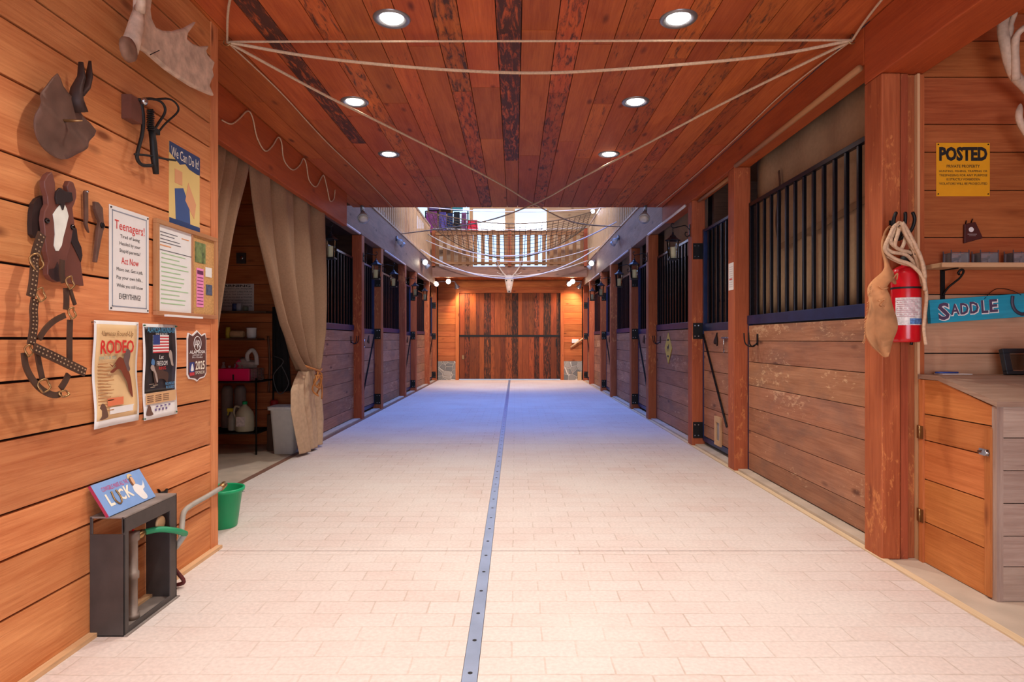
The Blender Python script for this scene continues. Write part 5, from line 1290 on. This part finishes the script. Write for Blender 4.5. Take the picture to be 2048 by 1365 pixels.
# POSTED sign
sx0, sz0 = FW(1872, 393, YF); sx1, sz1 = FW(1979, 286, YF); w = sx1-sx0; h = sz1-sz0
t = fr('posted_sign', sx0, YF, sz0, 'yellow square POSTED private property sign on the right wall', 'sign')
mb = MB(); mb.box((0, -.003, 0), (w, 0, h)); mb.build('sign_panel', plain('sign_yellow', '#e8a31a', .45, noise=.03), t, bev=.001)
textmesh('headline', [('POSTED', w/2, h*.79, h*.27, w*.90, 0, 0, .05)], M['ink'], t, -.0042)
textmesh('lettering', [('PRIVATE PROPERTY', w/2, h*.56, h*.055, w*.62, 0, 0, .01), ('HUNTING, FISHING, TRAPPING OR', w/2, h*.465, h*.042, w*.90, 0, 0, .01), ('TRESPASSING FOR ANY PURPOSE', w/2, h*.39, h*.042, w*.90, 0, 0, .01), ('IS STRICTLY FORBIDDEN', w/2, h*.315, h*.042, w*.62, 0, 0, .01), ('VIOLATORS WILL BE PROSECUTED', w/2, h*.235, h*.042, w*.90, 0, 0, .01)], M['ink'], t, -.0042)
pins(t, [(.01, .012), (w-.01, .012), (.01, h-.01), (w-.01, h-.01)], M['iron'], .004, -.006)
# hanging brown tag
t = fr('leather_tag', *((lambda a: (a[0], YF, a[1]))(FW(1938, 466, YF))), 'small brown leather tag with white emblem hung above the shelf', 'tag')
mb = MB(); mb.poly([(-.035, .045), (.025, .058), (.062, -.02), (.065, -.032), (.0, -.05), (-.036, -.06)], -.016, -.001); mb.build('tag_body', plain('tag_brown', '#4a1f1c', .5), t, bev=.003)
mb = MB(); mb.lathe([(.014, -.0165), (.014, -.0175)], (.0, 0, .015), 12, axis='y'); mb.build('emblem', M['white'], t)
mb = MB(); mb.box((-.02, -.0175, -.012), (.03, -.0163, -.009)); mb.box((-.012, -.0175, -.02), (.025, -.0163, -.018)); mb.build('small_print', flat('print_grey', '#b5a5a0'), t)
mb = MB(); mb.tube([(-.02, -.002, .05), (-.022, -.012, .066)], .003, 5); mb.tube([(.01, -.002, .056), (.012, -.012, .075)], .003, 5); mb.build('nails', M['iron'], t)
# shelf
t = fr('wall_shelf', 2.257, YF, 1.585, 'pale plank shelf on the right wall with a scroll bracket', 'shelf')
mb = MB(); mb.box((0, -.145, 0), (1.3, 0, .024), 0); mb.build('shelf_plank', M['pale'], t, bev=.002)
def bracket(x, nm='bracket'):
    mb = MB(); mb.box((x-.012, -.006, -.165), (x+.012, 0, 0)); mb.box((x-.006, -.12, -.006), (x+.006, 0, 0))
    mb.tube(catmull([(x, -.004, -.14), (x+.012, -.03, -.10), (x+.03, -.05, -.075), (x+.045, -.075, -.05), (x+.05, -.095, -.02), (x+.035, -.10, -.008), (x+.022, -.095, -.025), (x+.032, -.09, -.035)], 6), .006, 6)
    mb.build(nm, M['iron'], t)
bracket(.10); bracket(1.0)
for i, px in enumerate((1912, 1970, 2035)):
    x = (px-1030)*3.38/F
    g = fr('glass_box', x, 3.38, 1.6095, ['first small glass box on the shelf, nearest the rope', 'second small glass box on the shelf, dark figure inside', 'third small glass box on the shelf, cut by the picture edge'][i], 'glass box', 'small glass boxes on the right shelf')
    mb = MB()
    for s in (-1, 1):
        mb.box((-.045, s*.0295-.001, .003), (.045, s*.0295+.001, .058)); mb.box((s*.0455-.001, -.028, .003), (s*.0455+.001, .028, .058))
    mb.box((-.044, -.028, .0), (.044, .028, .003)); mb.build('glass_panes', M.setdefault('sheenglass', pane_mat('sheen_glass', .09)), g)  # pale reflections on the panes put in as diffuse colour
    mb = MB()
    for sx_ in (-1, 1):
        for sy_ in (-1, 1): mb.box((sx_*.0475-.002, sy_*.0315-.002, 0), (sx_*.0475+.002, sy_*.0315+.002, .072))
    for sy_ in (-1, 1): mb.box((-.047, sy_*.031-.0015, .056), (.047, sy_*.031+.0015, .060))
    mb.build('metal_edges', plain('pewter', '#6f727c', .35, .7), g)
    mb = MB(); mb.tube(catmull([(-.02, 0, .003), (-.018, 0, .022), (0, 0, .027), (.015, 0, .03), (.022, 0, .045)], 4), [.004]*4+[.009]*8+[.006]*4+[.005], 6); mb.tube([(.012, 0, .003), (.012, 0, .026)], .003, 5); mb.build('tiny_horse', M['iron'], g)
# SADDLE sign
a = FW(1861, 647.6, 3.42); b_ = FW(2048, 634, 3.42)
ang = math.atan2(b_[1]-a[1], b_[0]-a[0])
t = fr('saddle_sign', a[0], 3.415, a[1], 'turquoise wooden sign lettered SADDLE, hung tilted on a wire', 'sign'); t.rotation_euler = (0, -ang, 0)
mb = MB(); mb.box((0, 0, 0), (.86, .028, .128), 0); mb.build('sign_board', wood('turquoise_board', '#2aa6c4', '#1b8aa8', knots=.1, var=.03, blotch='#4d7d80', blotch_amt=.5), t, bev=.002)
tw = [('S', .073, .062, .095, .062), ('A', .135, .068, .060, .048), ('D', .186, .068, .062, .044), ('D', .240, .070, .064, .048), ('L', .297, .071, .070, .036), ('E', .346, .073, .070, .044)]
textmesh('white_outline', [(s_, x_+.003, z_-.003, h_+.006, w_+.006, 0, 0, .06) for s_, x_, z_, h_, w_ in tw], M['white'], t, -.0010)
textmesh('plum_lettering', [(s_, x_, z_, h_, w_, 0, 0, .025) for s_, x_, z_, h_, w_ in tw], flat('plum_paint', '#4f3f5c'), t, -.0022)
textmesh('plum_lettering', [('UP', .70, .066, .075, .12, 0, 0, .03)], flat('plum_paint', '#4f3f5c'), t, -.0022) if False else None
mb = MB(); mb.tube(catmull([(.452, -.006, .118), (.447, -.006, .075), (.463, -.006, .035), (.50, -.006, .015), (.537, -.006, .035), (.553, -.006, .075), (.548, -.006, .118)], 6), .009, 8, flat=.5, up=(0, 1, 0)); mb.build('horseshoe', plain('horseshoe_iron', '#4b4456', .5, .4), t)
mb = MB(); mb.tube(catmull([(.30, -.002, .115), (.35, .012, .15), (.40, .02, .165), (.46, .012, .15), (.50, -.002, .12)], 5), .002, 5); mb.build('hanging_wire', M['iron'], t)
# cabinet
CX0 = 2.205; CY0 = 2.86; CY1 = 3.408
t = fr('grain_cabinet', CX0, CY0, 0, 'orange plank cabinet with a sloping lid at the right', 'cabinet')
D = CY1-CY0; Wd = 1.2
def zt(y): return .905 if y <= 0 else min(1.0, .905+(y)/.36*.095)
mb = MB()
zs = [0, .22, .45, .66, .80]
for z0_, z1_ in zip(zs, zs[1:]): mb.box((.0, .03, z0_+.003), (.02, D, z1_-.003), 1)
mb.prism([(0, .03, .803), (0, D, .803), (0, D, .985), (0, .39, .985), (0, .03, .892)], (.02, 0, 0), axis=1)
for z0_, z1_ in zip([0, .16, .30, .45, .60, .75], [.16, .30, .45, .60, .75, .893]): mb.box((.03, .0, z0_+.002), (Wd, .02, z1_-.002), 0, mi=1)
mb.box((.0, .0, 0), (.03, .03, .893), 2, mi=1)
mb.box((.022, .022, 0), (Wd, D, .89), mi=2)
mb.build('cabinet_body', [M['cab'], M['cabdaylit'], M['gap']], t)
mb = MB(); mb.prism([(-.008, -.01, .893), (-.008, .39, .988), (-.008, D, .988), (-.008, D, 1.012), (-.008, .385, 1.012), (-.008, -.012, .917)], (Wd+.01, 0, 0), axis=0); mb.build('sloping_lid', [wood('daylit_lid_wood', '#b59a85', '#8a6c5a', var=.05)], t)  # lid colour greyed as well, entrance daylight painted in
mb = MB(); mb.box((-.012, .025, .01), (-.0005, .06, .79), 2); mb.box((-.012, D-.045, .0), (-.0005, D-.012, .985), 2); mb.build('door_stile', M['cab'], t)
for z_ in (.25, .70):
    mb = MB(); mb.box((-.016, D-.055, z_-.035), (-.0125, D-.002, z_+.035)); mb.tube([(-.018, D-.028, z_-.035), (-.018, D-.028, z_+.035)], .005, 6); mb.build('hinge', M['brass'], t)
mb = MB(); mb.box((-.016, .03, .66), (-.0125, .09, .69)); mb.tube([(-.022, .02, .675), (-.022, .085, .675)], .006, 8); mb.lathe([(.014, -.03), (.014, -.02)], (0, .04, .675), 10, axis='x'); mb.build('latch', M['chrome'], t)
# things on the cabinet
mb = MB(); mb.box((2.30, 3.36, 1.0125), (2.46, 3.43, 1.016)); tag(mb.build('paper_sheet', M['white']), 'thin white paper lying at the back of the cabinet top', 'paper')
mb = MB(); mb.tube([(2.28, 3.39, 1.022), (2.40, 3.385, 1.022)], .005, 8); tag(mb.build('ballpoint_pen', plain('pen_blue', '#2b4a9a', .3)), 'blue pen lying on the white paper on the cabinet', 'pen')
t = fr('picture_frame', 2.60, 3.30, 1.0185, 'small dark picture frame leaning on the wall on the cabinet', 'picture frame'); t.rotation_euler = (-.25, 0, 0)
mb = MB()
for lo, hi in (((0, 0, 0), (.34, .03, .018)), ((0, 0, .115), (.34, .03, .14)), ((0, 0, .018), (.035, .03, .115)), ((.30, 0, .018), (.34, .03, .115))): mb.box(lo, hi)
mb.build('frame_border', plain('frame_dark', '#2a3238', .4, .3), t, bev=.003)
mb = MB(); mb.box((.035, .012, .018), (.30, .016, .115)); mb.build('picture', plain('picture_brown', '#4e3f2e', .5, noise=.3), t)
mb = MB()
for lo, hi in (((.035, .008, .018), (.041, .012, .115)), ((.035, .008, .109), (.30, .012, .115)), ((.035, .008, .018), (.30, .012, .023))): mb.box(lo, hi)
mb.build('inner_rim', plain('rim_silver', '#a09888', .3, .7), t)
# saddle figurine
t = fr('saddle_figurine', 2.60, 3.17, 1.0125, 'dark blue and tan cowboy figurine sitting on the cabinet', 'figurine')
nb = plain('figurine_blue', '#1c3050', .35, noise=.3)
mb = MB(); mb.tube(catmull([(.0, 0, .02), (.02, 0, .05), (.035, 0, .09), (.05, 0, .13), (.065, 0, .15)], 5), [.02]*5+[.034]*5+[.04]*5+[.03]*5+[.02], 10); mb.build('body', nb, t)
mb = MB(); mb.tube(catmull([(.02, -.02, .10), (.0, -.05, .06), (-.01, -.06, .02), (.02, -.07, .012)], 5), [.018]*5+[.015]*5+[.013]*5+[.011], 8); mb.build('tan_leg', plain('figurine_tan', '#b5874e', .5), t)
mb = MB(); mb.tube(catmull([(.06, -.02, .05), (.04, -.07, .03), (.05, -.09, .018), (.09, -.09, .016)], 5), [.02]*5+[.018]*5+[.014]*5+[.012], 8); mb.build('blue_leg', nb, t)
mb = MB(); mb.lathe([(.03, .165), (.045, .168), (.03, .172), (.024, .195), (.012, .2)], (.07, 0, 0), 14); mb.build('hat', nb, t)
mb = MB(); mb.tube([(-.055, -.06, .012), (-.03, -.055, .012), (-.01, -.05, .03), (.0, -.05, .05)], .006, 6); mb.build('stirrup', M['iron'], t)
# trophy antlers, top right
t = fr('antler_mount', 2.93, YF, 2.18, 'pale forked antler reaching in at the top right corner', 'antlers')
def lf(px, py, y): x, z = FW(px, py, y); return (x-2.93, y-YF, z-2.18)
A1 = [(-.05, -.10, .16)]+[lf(*p) for p in [(2085, 215, 3.30), (2052, 175, 3.28), (2026, 145, 3.25), (2012, 95, 3.22), (2006, 50, 3.22), (2018, 20, 3.22), (2040, -30, 3.24)]]
A2 = [lf(*p) for p in [(2032, 160, 3.24), (2030, 110, 3.20), (2034, 70, 3.17), (2060, 48, 3.15)]]
A3 = [lf(*p) for p in [(2018, 82, 3.22), (2022, 50, 3.20), (2032, 22, 3.18)]]
A4 = [(-.04, -.14, .05), (-.14, -.16, -.02)]+[lf(*p) for p in [(2050, 262, 3.28), (2038, 235, 3.27), (2041, 208, 3.28)]]
for m in (1, -1):
    f_ = lambda P: [(x*m, y, z) for x, y, z in P]
    mb = MB(); mb.tube(catmull(f_(A1), 6), [.026]*36+[.02]*6+[.012], 10)
    mb.tube(catmull(f_(A2), 5), [.02]*5+[.018]*5+[.015]*5+[.006], 8)
    mb.tube(catmull(f_(A3), 5), [.016]*5+[.012]*5+[.004], 8)
    mb.tube(catmull(f_(A4), 5), [.018]*10+[.017]*8+[.014, .010, .004], 8)
    mb.build('antler', M['bone'], t)
mb = MB(); mb.tube([(.0, -.005, .16), (.0, -.08, .14), (0, -.15, .04), (0, -.2, -.12), (0, -.21, -.24)], [.06, .10, .085, .055, .035], 14, flat=.8); mb.build('skull', M['bone'], t)

# ================================================================== ON THE FIRST RIGHT POST
PF = 3.41
t = fr('fire_extinguisher', 2.083, PF-.078, 1.187, 'red fire extinguisher hung on the first right post', 'fire extinguisher')
mb = MB(); mb.lathe([(.0, 0), (.062, 0), (.069, .006), (.071, .02), (.071, .36), (.066, .385), (.045, .40), (.022, .41), (.020, .42)], (0, 0, 0), 28); mb.build('cylinder_body', M['red'], t)
mb = MB(); mb.box((-.02, .069, .10), (.02, .0785, .40)); mb.build('wall_bracket', M['iron'], t)
mb = MB(); mb.lathe([(.0722, .282), (.0722, .292)], (0, 0, 0), 28, cap=False); mb.build('dark_band', M['black'], t)
mb = MB()
mb.sheet(lambda u, v: (.0725*math.sin(-1.25+2.2*u), -.0725*math.cos(-1.25+2.2*u), .09+.145*v), 16, 2); mb.build('paper_label', plain('label_worn', '#d9d3d0', .5, noise=.35, scale=60), t)
mb = MB(); mb.sheet(lambda u, v: (.0730*math.sin(-.3+1.2*u), -.0730*math.cos(-.3+1.2*u), .095+.03*v), 8, 1); mb.build('blue_print', plain('label_blue', '#5a86c0', .5, noise=.6, scale=90), t)
mb = MB()
for k in range(9): mb.sheet(lambda u, v, k=k: (.0730*math.sin(-1.15+(1.2+.7*((k*5) % 3)/3)*u), -.0730*math.cos(-1.15+(1.2+.7*((k*5) % 3)/3)*u), .135+.0105*k+.003*v), 6, 1)
mb.build('red_print', plain('label_pink', '#b06a74', .5), t)
mb = MB(); mb.lathe([(.018, .42), (.024, .43), (.024, .455), (.015, .46)], (0, 0, 0), 12); mb.box((-.01, -.09, .455), (.01, .01, .465)); mb.box((-.008, -.085, .48), (.008, .01, .488)); mb.build('valve_head', M['black'], t)
mb = MB(); mb.tube(catmull([(.02, 0, .44), (.07, .0, .42), (.085, .02, .3), (.08, .04, .1), (.06, .05, -.015)], 6), .008, 6); mb.build('hose', M['black'], t)
t = fr('harness_hook', 2.055, PF, 1.80, 'black three-pronged iron hook on the first right post', 'hook')
mb = MB(); mb.box((-.015, -.006, -.09), (.015, 0, .05))
for s_ in (-1, .1, 1): mb.tube(catmull([(0, -.006, -.05), (.022*s_, -.05, -.055), (.045*s_, -.095, -.02), (.055*s_, -.11, .035), (.042*s_, -.112, .075)], 6), [.009]*20+[.009]*4+[.006], 8)
mb.build('prongs', M['iron'], t)
# coiled rope
t = fr('coiled_rope', 2.055, PF-.09, 1.775, 'pale coiled lasso rope draped from the iron hook over the extinguisher', 'rope')
def rp(px, py, y=0): x, z = FW(px, py, PF-.09-.04+y); return (x-2.055, -.04+y, z-1.775)
loops = [[(1798, 452), (1775, 480), (1768, 505), (1776, 513), (1800, 525), (1830, 535), (1848, 560), (1838, 530), (1820, 490)],
         [(1800, 448), (1782, 470), (1774, 495), (1785, 505), (1815, 512), (1840, 545), (1844, 570), (1835, 525), (1816, 475)],
         [(1800, 446), (1788, 465), (1782, 485), (1800, 500), (1825, 508), (1842, 535), (1840, 510), (1822, 480)],
         [(1803, 447), (1795, 470), (1790, 492), (1802, 498), (1810, 480), (1812, 460)],
         [(1795, 450), (1778, 475), (1770, 500), (1790, 518), (1822, 530), (1846, 555), (1850, 580), (1846, 540), (1825, 490)],
         [(1805, 446), (1812, 470), (1830, 500), (1845, 525), (1850, 555), (1843, 520), (1825, 480)]]
for k, Lp in enumerate(loops):
    P = [Vector(rp(x, y, -.012*k+.02*math.sin(i*1.3+k))) for i, (x, y) in enumerate(Lp)]
    Q = []; n = len(P)
    for i in range(n):
        for j in range(6):
            f = j/6; p0, p1, p2, p3 = P[i-1], P[i], P[(i+1) % n], P[(i+2) % n]
            Q.append(.5*((2*p1)+(-p0+p2)*f+(2*p0-5*p1+4*p2-p3)*f*f+(-p0+3*p1-3*p2+p3)*f**3))
    mb = MB(); mb.tube(Q, .0095, 8, closed=True); mb.build('rope_loop', M['rope'], t)
mb = MB(); mb.tube(catmull([rp(1846, 550, -.05), rp(1853, 590, -.05), rp(1850, 630, -.04), rp(1848, 660, -.04), rp(1852, 690, -.04)], 6), .0085, 8); mb.build('rope_tail', M['rope'], t)
# suede chaps
t = fr('suede_chaps', 1.95, PF-.14, 1.6, 'tan suede chaps with frayed fringe hanging left of the extinguisher', 'chaps')
def cp(x, y): a_, b2 = FW(1700+x/3.793, 400+y/3.793, PF-.14); return (a_-1.95, b2-1.6)
ch = smooth2([(245, 300), (285, 270), (335, 380), (330, 440), (300, 500), (330, 540), (345, 600), (350, 640), (300, 620), (268, 640), (262, 680), (290, 740), (312, 850), (325, 950), (318, 1050), (300, 1190), (230, 1170), (160, 1130), (122, 1060), (112, 1000), (120, 860), (140, 740), (170, 650), (200, 590), (235, 520), (235, 400)], 3)
P = [cp(*p) for p in ch]
mb = MB(); mb.poly(P, -.010, .006)
bmesh.ops.triangulate(mb.bm, faces=[f for f in mb.bm.faces if len(f.verts) > 4]); bmesh.ops.subdivide_edges(mb.bm, edges=mb.bm.edges[:], cuts=2, use_grid_fill=True)
for v in mb.bm.verts: v.co.y += .022*math.sin(v.co.x*46+v.co.z*9)+.012*math.sin(v.co.z*26+v.co.x*20)
for f in mb.bm.faces: f.smooth = True
mb.build('leather_panel', M['suede'], t)
mb = MB()
for k in range(26):
    yy = 640+k*17; xx = 165-((yy-640)/430)*50
    a_ = cp(xx, yy); b2 = cp(xx-18-random.random()*12, yy+22+random.random()*20)
    mb.tube([(a_[0], 0, a_[1]), ((a_[0]+b2[0])/2-.003, -.008, (a_[1]+b2[1])/2), (b2[0], -.004, b2[1])], .0022, 4)
mb.build('fringe', M['suede'], t)['kind'] = 'stuff'
mb = MB()
for pp in ([(200, 770), (250, 760), (215, 800), (240, 810)], [(230, 560), (300, 600), (340, 560), (335, 610)], [(205, 660), (230, 680), (270, 670)]):
    mb.tube(catmull([(cp(*p)[0], -.022, cp(*p)[1]) for p in pp], 4), .004, 5)
mb.build('lace', M['suede'], t)
mb = MB(); mb.tube(catmull([(cp(250, 300)[0], 0, cp(250, 300)[1]), (cp(290, 230)[0], .02, cp(290, 230)[1]), (cp(350, 190)[0], .05, cp(350, 190)[1]), (2.055-1.95, .135, 1.77-1.6)], 5), .006, 6); mb.build('hanging_lace', M['suede'], t)
# notice on second right post
t = thing('paper_notice', (1.999, 5.845, 1.66), 'small white paper notice stapled to the second right post', 'notice', -PI/2)
mb = MB(); mb.box((0, -.002, 0), (.13, 0, .25)); mb.build('paper', flat('notice_paper', '#e6dfd6'), t)
rects('print', [(.02, .03+.02*i, .11, .034+.02*i) for i in range(10)], flat('print_grey', '#b5a5a0'), t, -.0035); rects('red_line', [(.03, .095, .1, .105)], M['redink'], t, -.0040)
# yellow diamond plaque
t = thing('diamond_plaque', (PX-.001, 8.62, 1.085), 'yellow diamond plaque with a small dark horse on a right stall front', 'plaque', -PI/2)
mb = MB(); mb.poly([(0, -.215), (.20, 0), (0, .215), (-.20, 0)], -.008, -.001); mb.build('plaque_board', plain('plaque_yellow', '#cdb14a', .5, noise=.08), t, bev=.001)
polys('horse_mark', [smooth2([(-.05, -.03), (-.04, .02), (.0, .03), (.04, .06), (.05, .03), (.04, -.05), (.02, -.01), (-.02, -.01), (-.035, -.05)], 3)], M['ink'], t, -.0095)
textmesh('lettering', [('STALL', 0, .11, .03, .09), ('ONE', 0, -.11, .03, .07)], M['ink'], t, -.0095) if False else rects('worn_lettering', [(-.045, .10, -.015, .125), (-.008, .10, .02, .125), (.027, .10, .05, .125), (-.045, -.125, -.01, -.10), (0, -.125, .04, -.10)], M['ink'], t, -.0095)
# lead rope loop on the nearest right door bars
rope([(PX-.01, 6.15, 1.95), (PX-.02, 6.10, 1.80), (PX-.02, 6.12, 1.65), (PX-.01, 6.18, 1.60)], .004, plain('cable_grey', '#57524e', .5), 'wire_loop', 'thin wire loop hanging on the bars of the nearest right door', 6, 'wire')

# ================================================================== FAR END
t = thing('elk_skull', (-.16, 17.34, 2.86), 'pale elk skull with antlers hung on the far balcony beam', 'skull')
mb = MB(); mb.tube([(0, .0, .12), (0, -.04, .04), (0, -.07, -.08), (0, -.09, -.22), (0, -.10, -.36)], [.08, .13, .11, .08, .055], 12, flat=.7); mb.build('skull', plain('skull_bone', '#b9a598', .7, noise=.2), t)
mb = MB()
for s in (-1, 1): mb.lathe([(.022, -.13), (.018, -.118)], (s*.07, 0, -.03), 10, axis='y')
mb.lathe([(.022, -.15), (.018, -.13)], (0, 0, -.33), 10, axis='y'); mb.build('eye_sockets', M['black'], t)
for s in (-1, 1):
    mb = MB(); mb.tube(catmull([(s*.06, 0, .09), (s*.15, -.05, .17), (s*.26, -.08, .32), (s*.34, -.06, .52), (s*.36, -.02, .78)], 6), [.022]*6+[.02]*6+[.017]*6+[.013]*6+[.006], 8)
    mb.tube(catmull([(s*.14, -.05, .16), (s*.24, -.12, .15), (s*.34, -.16, .2)], 5), [.014]*5+[.01]*5+[.004], 6)
    mb.tube(catmull([(s*.27, -.08, .34), (s*.36, -.12, .40), (s*.42, -.14, .5)], 5), [.012]*5+[.009]*5+[.004], 6)
    mb.build('antler', plain('skull_bone', '#b9a598', .7), t)
t = thing('utility_box', (1.70, 18.66, 1.10), 'small pale box on the far wall right of the plank door', 'box')
mb = MB(); mb.box((0, -.03, 0), (.20, .04, .12)); mb.build('box_body', M['white'], t, bev=.004); mb = MB(); mb.box((.02, -.034, .02), (.18, -.0305, .10)); mb.build('cover', M['white'], t)
mb = MB(); mb.tube([(1.66, 18.60, .98), (2.06, 18.50, 1.27)], .025, 10); tag(mb.build('wooden_handle', M['pale']), 'pale wooden pole leaning diagonally in the far right corner', 'pole')
mb = MB(); mb.box((1.86, 18.5, 0), (1.97, 18.62, .25)); tag(mb.build('wood_block', M['pale'], bev=.003), 'short pale wood block on the floor at the far right corner', 'block')
# loft contents
def blanket(x, z0, z1, w_, mat, label, y=18.40, seed=0):
    mb = MB(); mb.sheet(lambda u, v: (x+w_*(u-.5)*(1-.15*v), y+.03*math.sin(u*9+seed)*(1.1-v)-.03, z0+(z1-z0)*v), 14, 8)
    return tag(solid(mb.build('horse_blanket', mat), .02), label, 'blanket', 'horse blankets hung in the loft')
bcol = [(-2.45, 4.35, 4.98, .36, '#8e3f8c', 'purple blanket at the left end of the loft row'), (-2.13, 4.38, 4.95, .24, '#5f56ac', 'violet-blue blanket second from the left in the loft row'), (-1.91, 4.36, 4.92, .18, '#23345e', 'narrow navy blanket in the loft row'),
        (-1.71, 4.40, 4.96, .20, '#20242e', 'black blanket in the middle of the loft row'), (-1.50, 4.36, 4.94, .16, '#7e4c76', 'plum blanket left of the red one in the loft')]
for i, (x, z0, z1, w_, c_, l_) in enumerate(bcol): blanket(x, z0, z1, w_, plain('blanket%d' % i, c_, .9, noise=.5, scale=9), l_, seed=i)
blanket(-1.24, 4.38, 4.72, .30, plain('blanket_red', '#e8304c', .9, noise=.2), 'bright red blanket beside the left loft window', 18.38, 7)
mb = MB(); mb.tube([(-2.65, 18.425, 4.93), (-1.36, 18.425, 4.93)], .015, 8); mb.tube([(-1.40, 18.425, 4.70), (-1.08, 18.425, 4.70)], .012, 8)
for x_ in (-2.64, -1.39): mb.tube([(x_, 18.44, 3.225), (x_, 18.44, 5.0)], .018, 8)
tag(mb.build('blanket_rack', M['iron']), 'dark metal rack carrying the blankets in the loft', 'rack')
t = thing('loft_shelf', (-1.95, 18.50, 5.03), 'teal crates and boxes stacked above the loft blankets', 'crates')
for i, (x_, c_, hh) in enumerate(((-.45, '#5d4a86', .16), (-.1, '#1c1f2e', .12), (.25, '#2f8f9a', .22))):
    mb = MB(); mb.box((x_-.15, -.08, 0), (x_+.15, .08, hh)); mb.build('crate', plain('crate%d' % i, c_, .6, noise=.3), t, bev=.006)
mb = MB(); mb.box((-2.18, 18.0, 3.225), (-2.02, 18.2, 3.60)); tag(mb.build('white_box', M['white'], bev=.004), 'white box standing behind the left end of the balcony railing', 'box')
bpy.context.view_layer.update()
